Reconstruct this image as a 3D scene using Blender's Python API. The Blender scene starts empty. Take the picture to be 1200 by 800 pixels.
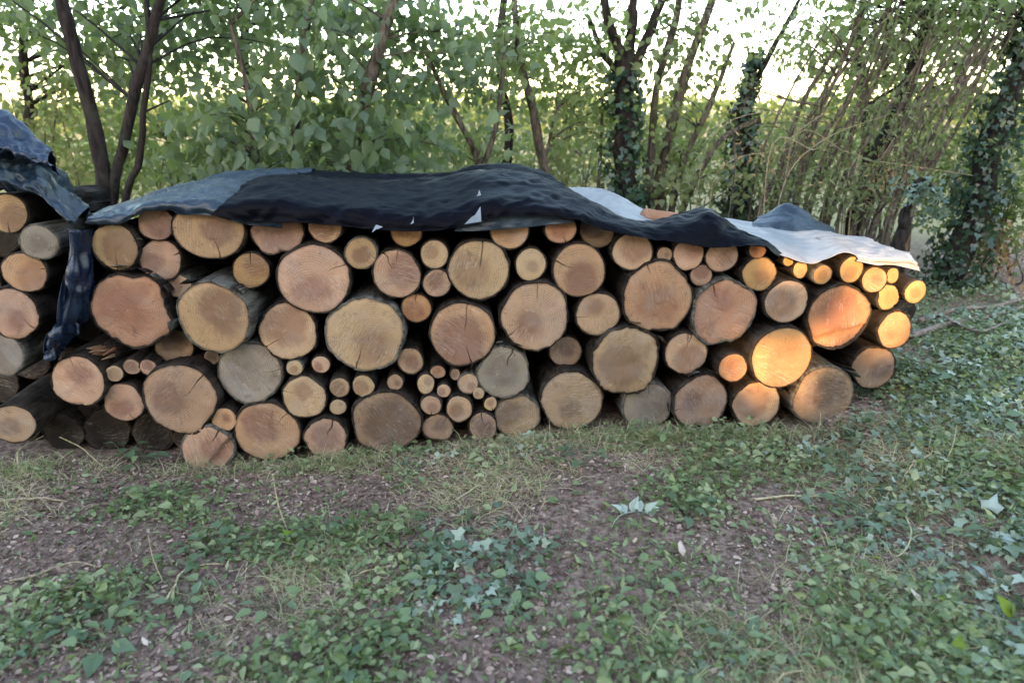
import bpy, math, random
import numpy as np
from mathutils import Vector, Euler

random.seed(7)
RNG = np.random.default_rng(11)
R = math.radians
SC = bpy.context.scene
COL = SC.collection

# ------------------------------------------------------------------ camera, sky, sun, exposure
FPX, CAM_H, CAM_Y, YAW, PITCH = 867.0, 1.62, -3.62, R(4.0), R(17.3)   # pixels of the 1200 x 800 photograph
cam = bpy.data.objects.new('camera', bpy.data.cameras.new('camera'))
COL.objects.link(cam)
cam.location = (0, CAM_Y, CAM_H)
cam.rotation_euler = (R(90) - PITCH, 0, -YAW)
cam.data.sensor_width = 36
cam.data.lens = FPX / 1200 * 36
cam.data.clip_start = 0.05
cam.data.clip_end = 2000
cam.data.dof.use_dof = True
cam.data.dof.focus_distance = 3.75
cam.data.dof.aperture_fstop = 1.7
SC.camera = cam

SUN_EL, SUN_AZ = R(13), R(192)          # azimuth clockwise from +Y: behind the photographer, a little left
world = bpy.data.worlds.new('World')
SC.world = world
world.use_nodes = True
wn = world.node_tree
wn.nodes.clear()
sky = wn.nodes.new('ShaderNodeTexSky')
sky.sky_type = 'NISHITA'
sky.sun_disc = False
sky.sun_elevation = SUN_EL
sky.sun_rotation = SUN_AZ
sky.dust_density = 1.0
sky.air_density = 1.0
sky.ozone_density = 0.0
bg = wn.nodes.new('ShaderNodeBackground')
bg.inputs['Strength'].default_value = 0.15
wo = wn.nodes.new('ShaderNodeOutputWorld')
wn.links.new(sky.outputs['Color'], bg.inputs['Color'])
wn.links.new(bg.outputs['Background'], wo.inputs['Surface'])

sun = bpy.data.objects.new('sun', bpy.data.lights.new('sun', 'SUN'))
COL.objects.link(sun)
sun.data.energy = 2.0
sun.data.angle = R(0.5)
sun.data.color = (1.0, 0.62, 0.30)
TO_SUN = Vector((math.sin(SUN_AZ) * math.cos(SUN_EL), math.cos(SUN_AZ) * math.cos(SUN_EL), math.sin(SUN_EL)))
sun.rotation_euler = TO_SUN.to_track_quat('Z', 'Y').to_euler()
sun.location = (0, -30, 20)

SC.view_settings.view_transform = 'Standard'
SC.view_settings.look = 'None'
SC.view_settings.exposure = 3.0
SC.view_settings.gamma = 1.0

# ------------------------------------------------------------------ helpers
_f = np.array([math.sin(YAW) * math.cos(PITCH), math.cos(YAW) * math.cos(PITCH), -math.sin(PITCH)])
_r = np.array([math.cos(YAW), -math.sin(YAW), 0.0])
_u = np.cross(_r, _f)
_c = np.array([0.0, CAM_Y, CAM_H])

def ray(px, py):
    return _f + _r * (px - 600) / FPX + _u * (400 - py) / FPX

def at(px, py, Y=0.0):
    """The point at depth Y (world) seen at a pixel."""
    d = ray(px, py)
    return _c + d * ((Y - _c[1]) / d[1])

def proj(P):
    d = np.asarray(P) - _c
    w = d @ _f
    return 600 + FPX * (d @ _r) / w, 400 - FPX * (d @ _u) / w

def pxm(Y):
    return (Y - CAM_Y + 0.12) / FPX     # metres per pixel at depth Y

def _hash(ix, iy, iz):
    h = (ix * 374761393 + iy * 668265263 + iz * 2147483647) & 0xffffffff
    h = ((h ^ (h >> 13)) * 1274126177) & 0xffffffff
    h = ((h ^ (h >> 16)) * 2246822519) & 0xffffffff
    return ((h ^ (h >> 15)) & 0xffffff) / float(0xffffff)

def vnoise(x, y, z=0.0):
    x, y, z = np.broadcast_arrays(np.asarray(x, float), np.asarray(y, float), np.asarray(z, float))
    fx, fy, fz = np.floor(x), np.floor(y), np.floor(z)
    ix, iy, iz = fx.astype(np.int64), fy.astype(np.int64), fz.astype(np.int64)
    tx, ty, tz = x - fx, y - fy, z - fz
    tx, ty, tz = tx*tx*(3-2*tx), ty*ty*(3-2*ty), tz*tz*(3-2*tz)
    def c(a, b, d): return _hash(ix + a, iy + b, iz + d)
    x00 = c(0,0,0)*(1-tx) + c(1,0,0)*tx; x10 = c(0,1,0)*(1-tx) + c(1,1,0)*tx
    x01 = c(0,0,1)*(1-tx) + c(1,0,1)*tx; x11 = c(0,1,1)*(1-tx) + c(1,1,1)*tx
    return ((x00*(1-ty) + x10*ty)*(1-tz) + (x01*(1-ty) + x11*ty)*tz) * 2 - 1

def fbm(x, y, z=0.0, o=4):
    s, a, t = 0.0, 1.0, 0.0
    for i in range(o):
        k = 2.03 ** i
        s = s + a * vnoise(np.asarray(x)*k + 17.3*i, np.asarray(y)*k - 9.1*i, np.asarray(z)*k + 3.7*i)
        t += a; a *= 0.5
    return s / t

GX = [-9, -4, -2.2, -1.3, -0.6, 0.0, 0.6, 1.9, 2.08, 2.5, 3.5, 9]
GZ = [-.10, -.10, -.13, -.17, -.14, -.08, -.03, -.055, .04, .11, .14, .10]
def ground_z(x, y):
    x = np.asarray(x, float); y = np.asarray(y, float)
    z = np.interp(x, GX, GZ)
    far = np.clip((np.hypot(x, y) - 5) / 8, 0, 1)
    near = np.clip((0.2 - y) / 1.6, 0, 1)
    z = z * (1 - far) * (1 - 0.35 * near)
    lump = 0.035 * fbm(x*1.3, y*1.3, 1.0, 3) + 0.012 * fbm(x*7, y*7, 2.0, 3)
    under = np.clip((np.abs(y - 0.45) - 0.55) / 0.3, 0, 1)      # trodden flat under the pile
    under = np.where(np.abs(x) < 2.3, under, 1)
    ridge = 0.07 * np.exp(-((y - 2.0 - 0.1*x) / 0.25)**2) * np.clip((x - 2.6) / 0.6, 0, 1)
    return z + lump * (0.25 + 0.75 * under) + ridge

def gnd(px, py):
    """The point on the ground seen at a pixel."""
    d = ray(px, py); z = 0.0
    for _ in range(6):
        p = _c + d * ((z - _c[2]) / d[2]); z = float(ground_z(p[0], p[1]))
    return np.array([p[0], p[1], z])

def link(o, parent=None):
    COL.objects.link(o)
    if parent is not None: o.parent = parent
    return o

def mesh_of(name, V, F, attrs=None, smooth=True):
    """V (n,3); F a list of index lists, or an (m,k) array."""
    me = bpy.data.meshes.new(name)
    V = np.asarray(V, np.float32)
    if isinstance(F, np.ndarray):
        m, k = F.shape
        me.vertices.add(len(V)); me.vertices.foreach_set('co', V.ravel())
        me.loops.add(m * k); me.loops.foreach_set('vertex_index', F.astype(np.int32).ravel())
        me.polygons.add(m)
        me.polygons.foreach_set('loop_start', np.arange(0, m*k, k, dtype=np.int32))
        me.polygons.foreach_set('loop_total', np.full(m, k, np.int32))
        me.update(calc_edges=True)
    else:
        me.from_pydata(V.tolist(), [], F)
    me.validate()
    if smooth: me.polygons.foreach_set('use_smooth', np.ones(len(me.polygons), bool))
    for an, av in (attrs or {}).items():
        a = me.attributes.new(an, 'FLOAT', 'POINT'); a.data.foreach_set('value', np.asarray(av, np.float32))
    return me

def obj(name, V, F, material, parent=None, attrs=None, smooth=True):
    me = mesh_of(name, V, F, attrs, smooth)
    for m in (material if isinstance(material, (list, tuple)) else [material]): me.materials.append(m)
    return link(bpy.data.objects.new(name, me), parent)

def tag(o, label=None, cat=None, group=None, kind=None):
    if label: o['label'] = label
    if cat: o['category'] = cat
    if group: o['group'] = group
    if kind: o['kind'] = kind
    return o

def thing(name, label, cat, loc=(0, 0, 0), group=None):
    e = bpy.data.objects.new(name, None); e.empty_display_size = 0.1
    link(e); e.location = loc
    return tag(e, label, cat, group)

def tube(pts, rad, n=7, rough=0.0, seed=0.0, cap=True):
    """Bent tapering tube through pts; returns V, F(list)."""
    pts = np.asarray(pts, float); rad = np.asarray(rad, float)
    t = np.gradient(pts, axis=0); t /= np.linalg.norm(t, axis=1)[:, None] + 1e-9
    ref = np.array([0.3, 0.9, 0.1]); 
    V = []
    for i in range(len(pts)):
        a = np.cross(t[i], ref); a /= np.linalg.norm(a) + 1e-9; b = np.cross(t[i], a)
        th = np.linspace(0, 2*math.pi, n, endpoint=False)
        rr = rad[i] * (1 + rough * vnoise(np.cos(th)*1.7 + seed, np.sin(th)*1.7, i*0.8 + seed))
        V.append(pts[i] + np.outer(np.cos(th)*rr, a) + np.outer(np.sin(th)*rr, b))
    V = np.concatenate(V); F = []
    for i in range(len(pts)-1):
        for j in range(n):
            k = (j+1) % n
            F.append([i*n+j, i*n+k, (i+1)*n+k, (i+1)*n+j])
    if cap:
        F.append(list(range(n))[::-1]); F.append([(len(pts)-1)*n + j for j in range(n)])
    return V, F

def resample(P, n):
    """Catmull-Rom through the rows of P."""
    P = np.asarray(P, float); m = len(P)
    u = np.linspace(0, m-1, n); i = np.clip(u.astype(int), 0, m-2); t = (u - i)
    sh = (-1,) + (1,)*(P.ndim-1); t = t.reshape(sh)
    p0 = P[np.maximum(i-1, 0)]; p1 = P[i]; p2 = P[i+1]; p3 = P[np.minimum(i+2, m-1)]
    return 0.5*((2*p1) + (p2-p0)*t + (2*p0-5*p1+4*p2-p3)*t**2 + (3*p1-p0-3*p2+p3)*t**3)

class Bag:
    def __init__(s): s.V = []; s.F = []; s.n = 0
    def add(s, V, F):
        s.V.append(np.asarray(V)); s.F += [[q + s.n for q in f] for f in F]; s.n += len(V)
    def build(s, name, m, parent=None): return obj(name, np.concatenate(s.V), s.F, m, parent)

# leaf templates: x across, y along (0..1), z up
LEAF_BROAD = (np.array([[0,0,0],[-.27,.14,.07],[.25,.17,.05],[-.38,.42,.10],[.40,.38,.08],[0,.42,-.03],[-.21,.74,.02],[.24,.70,.05],[.03,1.08,-.14]], float),
              np.array([[0,5,1],[0,2,5],[1,5,3],[2,4,5],[3,5,6],[4,7,5],[6,5,8],[7,8,5]]))
LEAF_NARROW = (np.array([[0,0,0],[-.17,.4,.04],[.17,.4,.04],[0,.45,-.02],[0,1,-.08]], float),
               np.array([[0,3,1],[0,2,3],[1,3,4],[3,2,4]]))
LEAF_IVY = (np.array([[0,.08,0],[-.34,-.05,.03],[.34,-.05,.03],[-.5,.38,.02],[.5,.38,.02],[-.2,.5,.05],[.2,.5,.05],[0,1,-.05],[0,.4,.0]], float),
            np.array([[0,8,1],[0,2,8],[1,8,3],[2,4,8],[3,8,5],[4,6,8],[5,8,7],[6,7,8]]))
LEAF_QUAD = (np.array([[-.4,0,0],[.4,0,0],[.35,1,0],[-.35,1,0]], float), np.array([[0,1,2],[0,2,3]]))
LEAF_CURL = (np.array([[0,0,0],[-.3,.3,.2],[.26,.35,.14],[0,.45,0],[-.2,.8,.22],[.2,.8,.1],[.05,1.05,.2]], float),
             np.array([[0,3,1],[0,2,3],[1,3,4],[2,5,3],[3,6,4],[3,5,6]]))
BLADE = (np.array([[-.5,0,0],[.5,0,0],[-.4,.5,.0],[.4,.5,.0],[0,1,-.0]], float), np.array([[0,1,3],[0,3,2],[2,3,4]]))

def unit(a): return a / (np.linalg.norm(a, axis=-1, keepdims=True) + 1e-9)

def scatter(P, D, N, S, tpl, width=None):
    """One template at every P, axis D, normal N, size S; returns V, F, tint per vertex index of the leaf."""
    TV, TF = tpl; n = len(P); k = len(TV)
    D = unit(D); X = unit(np.cross(D, N)); Z = np.cross(X, D)
    W = S if width is None else width
    V = P[:, None, :] + X[:, None, :]*(TV[None, :, 0:1]*W[:, None, None]) + D[:, None, :]*(TV[None, :, 1:2]*S[:, None, None]) + Z[:, None, :]*(TV[None, :, 2:3]*S[:, None, None])
    F = (TF[None] + (np.arange(n)*k)[:, None, None]).reshape(-1, 3)
    return V.reshape(-1, 3), F, np.repeat(np.arange(n), k)

# ------------------------------------------------------------------ materials
class NT:
    def __init__(s, name):
        s.m = bpy.data.materials.new(name); s.m.use_nodes = True
        s.t = s.m.node_tree; s.t.nodes.clear()
        s.out = s.t.nodes.new('ShaderNodeOutputMaterial')
    def n(s, typ, ins=None, **props):
        nd = s.t.nodes.new('ShaderNode' + typ)
        for k, v in props.items(): setattr(nd, k, v)
        for k, v in (ins or {}).items(): s.set(nd.inputs[k], v)
        return nd
    def set(s, sock, v):
        if isinstance(v, bpy.types.NodeSocket): s.t.links.new(v, sock)
        elif isinstance(v, bpy.types.Node): s.t.links.new(v.outputs[0], sock)
        elif hasattr(sock.default_value, '__len__') and isinstance(v, (tuple, list)) and len(sock.default_value) == 4 and len(v) == 3:
            sock.default_value = (*v, 1)
        else: sock.default_value = v
    def math(s, op, a, b=0.0, clamp=False):
        nd = s.n('Math', {0: a, 1: b}, operation=op, use_clamp=clamp); return nd.outputs[0]
    def mix(s, f, a, b, bt='MIX'):
        nd = s.t.nodes.new('ShaderNodeMix'); nd.data_type = 'RGBA'; nd.blend_type = bt
        s.set(nd.inputs[0], f); s.set(nd.inputs[6], a); s.set(nd.inputs[7], b); return nd.outputs[2]
    def noise(s, vec, scale, detail=4, rough=.55, dist=0.0):
        return s.n('TexNoise', {'Vector': vec, 'Scale': scale, 'Detail': detail, 'Roughness': rough, 'Distortion': dist}).outputs[0]
    def ramp(s, f, a, b):
        nd = s.n('MapRange', {0: f, 1: a, 2: b, 3: 0.0, 4: 1.0}, interpolation_type='SMOOTHSTEP'); return nd.outputs[0]
    def map(s, vec, scale=(1, 1, 1), rot=(0, 0, 0), loc=(0, 0, 0)):
        return s.n('Mapping', {'Vector': vec, 'Scale': scale, 'Rotation': rot, 'Location': loc}).outputs[0]
    def objco(s): return s.n('TexCoord').outputs['Object']
    def bump(s, h, strength=.4, dist=.01):
        return s.n('Bump', {'Height': h, 'Strength': strength, 'Distance': dist}).outputs[0]
    def bsdf(s, col, rough=.7, normal=None, spec=.3, **kw):
        ins = {'Base Color': col, 'Roughness': rough, 'Specular IOR Level': spec}
        if normal is not None: ins['Normal'] = normal
        ins.update(kw)
        return s.n('BsdfPrincipled', ins)
    def done(s, sh):
        s.t.links.new(sh.outputs[0], s.out.inputs['Surface']); return s.m

def leaf_mat(name, c0, c1, c2, trans=.35, rough=.5, tcol=None, spec=.35):
    b = NT(name)
    t = b.n('Attribute', attribute_name='tint').outputs['Fac']
    cr = b.n('ValToRGB', {0: t})
    e = cr.color_ramp.elements
    e[0].color = (*c0, 1); e[1].color = (*c2, 1); m = e.new(.5); m.color = (*c1, 1)
    nz = b.noise(b.objco(), 60, 2)
    col = b.mix(.35, cr.outputs[0], b.mix(nz, (.5, .5, .5), (1.3, 1.3, 1.2)), 'MULTIPLY')
    p = b.bsdf(col, rough, spec=spec)
    if not trans: return b.done(p)
    tr = b.n('BsdfTranslucent', {'Color': b.mix(.5, col, tcol or (.35, .45, .06))})
    return b.done(b.n('MixShader', {0: trans, 1: p, 2: tr}))

def endgrain_mat(name, heart, sap, h0=.35, h1=.8, grey=.25, dark=.25):
    b = NT(name)
    oc = b.objco()
    rnd = b.n('ObjectInfo').outputs['Random']
    rho = b.n('Attribute', attribute_name='rho').outputs['Fac']
    off = b.n('CombineXYZ', {0: b.math('MULTIPLY', rnd, 37.0), 1: b.math('MULTIPLY', rnd, 91.0), 2: b.math('MULTIPLY', rnd, 13.0)}).outputs[0]
    v = b.n('VectorMath', {0: oc, 1: off}, operation='ADD').outputs[0]
    vr = b.n('VectorRotate', {'Vector': oc, 'Axis': (0, 1, 0), 'Angle': b.math('MULTIPLY', rnd, 6.28)}).outputs[0]
    vro = b.n('VectorMath', {0: vr, 1: off}, operation='ADD').outputs[0]
    big = b.noise(v, 9, 4, .6, .4)
    # the pith sits off centre, differently in every log
    sep = b.n('SeparateXYZ', {0: oc})
    len0 = b.n('VectorMath', {0: oc}, operation='LENGTH').outputs['Value']
    rad = b.math('DIVIDE', len0, b.math('MAXIMUM', rho, .02))
    ox = b.math('MULTIPLY', b.math('SUBTRACT', b.math('FRACT', b.math('MULTIPLY', rnd, 23.0)), .5), .7)
    oz = b.math('MULTIPLY', b.math('SUBTRACT', b.math('FRACT', b.math('MULTIPLY', rnd, 41.0)), .5), .7)
    qx = b.math('SUBTRACT', sep.outputs[0], b.math('MULTIPLY', ox, rad)); qz = b.math('SUBTRACT', sep.outputs[2], b.math('MULTIPLY', oz, rad))
    d2 = b.math('SQRT', b.math('ADD', b.math('MULTIPLY', qx, qx), b.math('MULTIPLY', qz, qz)))
    rp = b.math('DIVIDE', d2, b.math('MAXIMUM', rad, .01))
    hsz = b.math('MULTIPLY', b.math('SUBTRACT', b.math('FRACT', b.math('MULTIPLY', rnd, 67.0)), .5), .5)
    k = b.ramp(b.math('ADD', b.math('ADD', rp, hsz), b.math('MULTIPLY', b.math('SUBTRACT', big, .5), 1.1)), h0, h1)
    col = b.mix(k, heart, sap)
    # growth rings
    ringv = b.math('SINE', b.math('MULTIPLY', b.math('ADD', d2, b.math('MULTIPLY', b.noise(v, 7, 3), .03)), 520.0))
    ring = b.math('MULTIPLY_ADD', ringv, .5, ); 
    ring.node.inputs[2].default_value = .5
    col = b.mix(b.math('MULTIPLY', b.math('MULTIPLY', ring, b.ramp(big, .3, .7)), .48), col, b.mix(.5, heart, (.10, .06, .035)))
    # saw marks across the cut
    saw = b.noise(b.map(vro, (210, 1, 22)), 1, 4, .75, .5)
    sawm = b.ramp(b.noise(vro, 6, 3), .42, .66)
    col = b.mix(b.math('MULTIPLY', b.math('MULTIPLY', b.ramp(saw, .48, .72), sawm), .5), col, (.60, .49, .38))
    col = b.mix(b.math('MULTIPLY', b.math('MULTIPLY', b.ramp(saw, .52, .28), sawm), .5), col, (.12, .08, .055))
    pz = b.ramp(b.noise(v, 17, 5, .7, 1.0), .60, .74)
    col = b.mix(b.math('MULTIPLY', pz, .45), col, (.58, .47, .36))
    # fine radial checks
    ang = b.math('ARCTAN2', sep.outputs[2], sep.outputs[0])
    av = b.n('CombineXYZ', {0: b.math('MULTIPLY', ang, 9.0), 1: b.math('MULTIPLY', rho, 1.3), 2: b.math('MULTIPLY', rnd, 50.0)}).outputs[0]
    chk = b.math('ABSOLUTE', b.math('SUBTRACT', b.noise(av, 1.0, 2, .6), .5))
    chk = b.math('MULTIPLY', b.math('SUBTRACT', 1.0, b.ramp(chk, .0, .018)), b.ramp(big, .45, .6))
    col = b.mix(b.math('MULTIPLY', chk, .55), col, (.05, .03, .02))
    # weathering, stains
    gz = b.ramp(b.noise(v, 5, 5, .65, .8), .42, .68)
    col = b.mix(b.math('MULTIPLY', gz, grey), col, (.27, .24, .23))
    dz = b.ramp(b.noise(vro, 11, 5, .65, 1.2), .55, .75)
    col = b.mix(b.math('MULTIPLY', dz, dark), col, (.07, .042, .03))
    rim = b.ramp(rho, .93, 1.0)
    col = b.mix(b.math('MULTIPLY', rim, .55), col, (.10, .06, .035))
    hs = b.n('HueSaturation', {'Hue': b.math('MULTIPLY_ADD', rnd, .025), 'Saturation': 1.0, 'Value': 1.0, 'Color': col})
    hs.inputs['Hue'].links[0].from_node.inputs[2].default_value = .4875
    val = b.math('MULTIPLY_ADD', b.math('FRACT', b.math('MULTIPLY', rnd, 17.0)), .30)
    val.node.inputs[2].default_value = .75
    b.set(hs.inputs['Value'], val)
    hgt = b.math('ADD', b.math('MULTIPLY', saw, 1.0), b.math('MULTIPLY', big, 1.0))
    return b.done(b.bsdf(hs.outputs[0], .8, b.bump(hgt, .5, .006), .2))

def bark_mat(name, c0, c1, c2, stretch=(28, 5, 28), strength=.8):
    b = NT(name)
    oc = b.objco(); rnd = b.n('ObjectInfo').outputs['Random']
    off = b.n('CombineXYZ', {0: b.math('MULTIPLY', rnd, 37.0), 1: b.math('MULTIPLY', rnd, 91.0), 2: 0.0}).outputs[0]
    v = b.n('VectorMath', {0: oc, 1: off}, operation='ADD').outputs[0]
    n1 = b.noise(b.map(v, stretch), 1, 5, .65, .6)
    n2 = b.noise(v, 6, 4, .6)
    col = b.mix(b.ramp(n1, .35, .65), c0, c1)
    col = b.mix(b.math('MULTIPLY', b.ramp(n2, .5, .7), .7), col, c2)
    return b.done(b.bsdf(col, .9, b.bump(n1, strength, .012), .15))

def tarp_mat(name, base, dust, rough=.34, dustamt=.35, trans=0.0, spec=.45):
    b = NT(name)
    oc = b.objco()
    n1 = b.noise(oc, 5, 6, .65, .8); n2 = b.noise(b.map(oc, (9, 30, 30)), 1, 4, .6, .6)
    w = b.noise(oc, 420, 1)
    col = b.mix(b.math('MULTIPLY', b.ramp(n1, .46, .72), dustamt), base, dust)
    col = b.mix(b.math('MULTIPLY', b.ramp(n2, .56, .74), dustamt), col, dust)
    rg = b.math('MULTIPLY_ADD', n1, .3); rg.node.inputs[2].default_value = rough - .1
    h = b.math('ADD', b.math('MULTIPLY', n2, .8), b.math('MULTIPLY', w, .12))
    p = b.bsdf(col, rg, b.bump(h, .45, .012), spec)
    if not trans: return b.done(p)
    tr = b.n('BsdfTranslucent', {'Color': col})
    return b.done(b.n('MixShader', {0: trans, 1: p, 2: tr}))

M = {}
M['tan'] = endgrain_mat('endgrain_tan', (.25, .138, .088), (.44, .272, .165), grey=.25, dark=.42)
M['gold'] = endgrain_mat('endgrain_gold', (.25, .135, .080), (.45, .272, .140), .45, .85, grey=.15, dark=.38)
M['pink'] = endgrain_mat('endgrain_pink', (.29, .160, .100), (.46, .285, .170), grey=.25, dark=.40)
M['grey'] = endgrain_mat('endgrain_grey', (.19, .145, .115), (.28, .22, .17), grey=.5, dark=.5)
M['red'] = endgrain_mat('endgrain_red', (.32, .155, .088), (.46, .250, .140), grey=.22, dark=.42)
M['brown'] = endgrain_mat('endgrain_brown', (.15, .088, .060), (.29, .180, .112), grey=.28, dark=.55)
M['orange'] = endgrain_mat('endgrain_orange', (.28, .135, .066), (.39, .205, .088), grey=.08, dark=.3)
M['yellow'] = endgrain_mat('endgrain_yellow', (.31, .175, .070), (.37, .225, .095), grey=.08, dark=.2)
M['dark'] = endgrain_mat('endgrain_shade_dark', (.012, .009, .007), (.026, .019, .015), grey=.03, dark=.5)  # near black: shade of the hollows put into the end grain colour
M['bark_brown'] = bark_mat('bark_brown', (.008, .006, .005), (.036, .026, .020), (.055, .046, .038))  # below real bark tone: shade between the logs is put into this brown
M['bark_grey'] = bark_mat('bark_grey', (.03, .026, .023), (.13, .118, .103), (.09, .095, .065))
M['trunk'] = bark_mat('trunk_bark', (.008, .006, .0055), (.032, .024, .022), (.042, .040, .031), (30, 30, 6))
M['trunk_pale'] = bark_mat('pale_stem_bark', (.035, .027, .022), (.135, .108, .086), (.09, .088, .055), (40, 40, 8))
M['tarp_black'] = tarp_mat('tarp_black', (.0014, .0015, .0034), (.007, .009, .016), .34, .30, spec=.05)
M['tarp_blue'] = tarp_mat('tarp_blue', (.008, .017, .030), (.055, .075, .095), .24, .5)
M['tarp_deep'] = tarp_mat('tarp_deep_blue', (.005, .013, .034), (.03, .048, .075), .22, .45)
M['sheet_pale'] = tarp_mat('sheet_pale', (.27, .275, .285), (.16, .165, .175), .30, .7, .12)
M['sheet_white'] = tarp_mat('sheet_white', (.66, .66, .68), (.40, .38, .37), .45, .25, .1)
M['tear'] = tarp_mat('tarp_tear', (.17, .20, .25), (.10, .12, .16), .35, .5)
M['twig'] = bark_mat('dry_twig', (.20, .145, .09), (.42, .33, .22), (.30, .25, .19), (60, 60, 60), .3)
M['branch'] = bark_mat('fallen_branch', (.10, .075, .06), (.30, .235, .19), (.22, .19, .16), (40, 40, 40), .5)
M['straw'] = bark_mat('dry_straw', (.32, .25, .14), (.55, .46, .29), (.40, .35, .25), (60, 60, 60), .2)
M['leaf_hazel'] = leaf_mat('leaf_hazel', (.055, .09, .058), (.115, .16, .105), (.22, .26, .12), .45)
M['leaf_mid'] = leaf_mat('leaf_mid', (.05, .082, .04), (.105, .145, .065), (.21, .23, .09), .45)
M['leaf_yellow'] = leaf_mat('leaf_yellow_green', (.09, .115, .045), (.18, .20, .08), (.34, .31, .13), .45, tcol=(.42, .43, .12))
M['leaf_willow'] = leaf_mat('leaf_willow', (.065, .085, .05), (.135, .16, .085), (.26, .26, .13), .45)
M['leaf_ivy'] = leaf_mat('leaf_ivy', (.012, .032, .022), (.028, .06, .036), (.06, .10, .045), .12, .36, spec=.5)
M['leaf_greygreen'] = leaf_mat('leaf_greygreen', (.06, .10, .085), (.11, .16, .13), (.17, .22, .18), .2, .4, spec=.5)
M['leaf_dry'] = leaf_mat('leaf_dry', (.12, .07, .035), (.26, .16, .08), (.40, .26, .13), .25, tcol=(.4, .2, .08))
M['cover'] = leaf_mat('cover_leaf', (.055, .095, .036), (.16, .215, .095), (.42, .43, .25), .25, .42)
M['cover_ivy'] = leaf_mat('cover_ivy_leaf', (.05, .085, .05), (.14, .19, .12), (.44, .48, .38), .12, .36, spec=.6)
M['grass'] = leaf_mat('grass_blade', (.11, .135, .06), (.26, .28, .14), (.62, .52, .34), .25, .5)
M['litter'] = leaf_mat('litter_leaf', (.075, .045, .038), (.29, .19, .155), (.70, .55, .45), .1, .7, tcol=(.2, .1, .05))
M['weed'] = leaf_mat('weed_leaf', (.07, .12, .065), (.14, .20, .115), (.23, .29, .13), .3, .42)
M['pale_leaf'] = leaf_mat('pale_leaf', (.28, .34, .30), (.38, .44, .39), (.48, .54, .48), .2, .6)
M['lime_leaf'] = leaf_mat('lime_leaf', (.20, .30, .03), (.30, .38, .04), (.42, .46, .07), .4, .5)

def ground_mat():
    b = NT('soil_ground')
    g = b.n('NewGeometry').outputs['Position']
    n1 = b.noise(g, 2.2, 6, .65, .5); n2 = b.noise(g, 26, 6, .7); n3 = b.noise(g, 120, 3, .7)
    col = b.mix(b.ramp(n2, .35, .7), (.10, .064, .052), (.36, .255, .205))
    col = b.mix(b.math('MULTIPLY', b.ramp(n3, .55, .75), .6), col, (.48, .38, .32))
    col = b.mix(b.math('MULTIPLY', b.ramp(n1, .5, .7), .35), col, (.09, .085, .045))
    y = b.n('SeparateXYZ', {0: g}).outputs[1]
    far = b.ramp(y, 3.6, 7.0)
    fcol = b.mix(b.noise(g, .9, 5, .7), (.16, .16, .06), (.36, .29, .17))
    col = b.mix(far, col, fcol)
    h = b.math('ADD', b.math('MULTIPLY', n2, 1.0), b.math('MULTIPLY', n3, .5))
    return b.done(b.bsdf(col, .95, b.bump(h, .9, .02), .1))
M['ground'] = ground_mat()

# ------------------------------------------------------------------ ground: one sheet to the horizon
def axis(lo, hi, step, reach, grow=1.22):
    a = list(np.arange(lo, hi + 1e-6, step)); s = step
    while a[-1] < reach: s *= grow; a.append(a[-1] + s)
    s = step
    while a[0] > -reach: s *= grow; a.insert(0, a[0] - s)
    return np.array(a)
gx = axis(-3.2, 5.0, .03, 400); gy = axis(-2.3, 2.6, .03, 400)
XX, YY = np.meshgrid(gx, gy)
GV = np.stack([XX, YY, ground_z(XX, YY)], -1).reshape(-1, 3)
nx, ny = len(gx), len(gy)
ii = (np.arange(ny-1)[:, None]*nx + np.arange(nx-1)[None]).ravel()
tag(obj('ground', GV, np.stack([ii, ii+1, ii+nx+1, ii+nx], 1), M['ground']), kind='structure')

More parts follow.
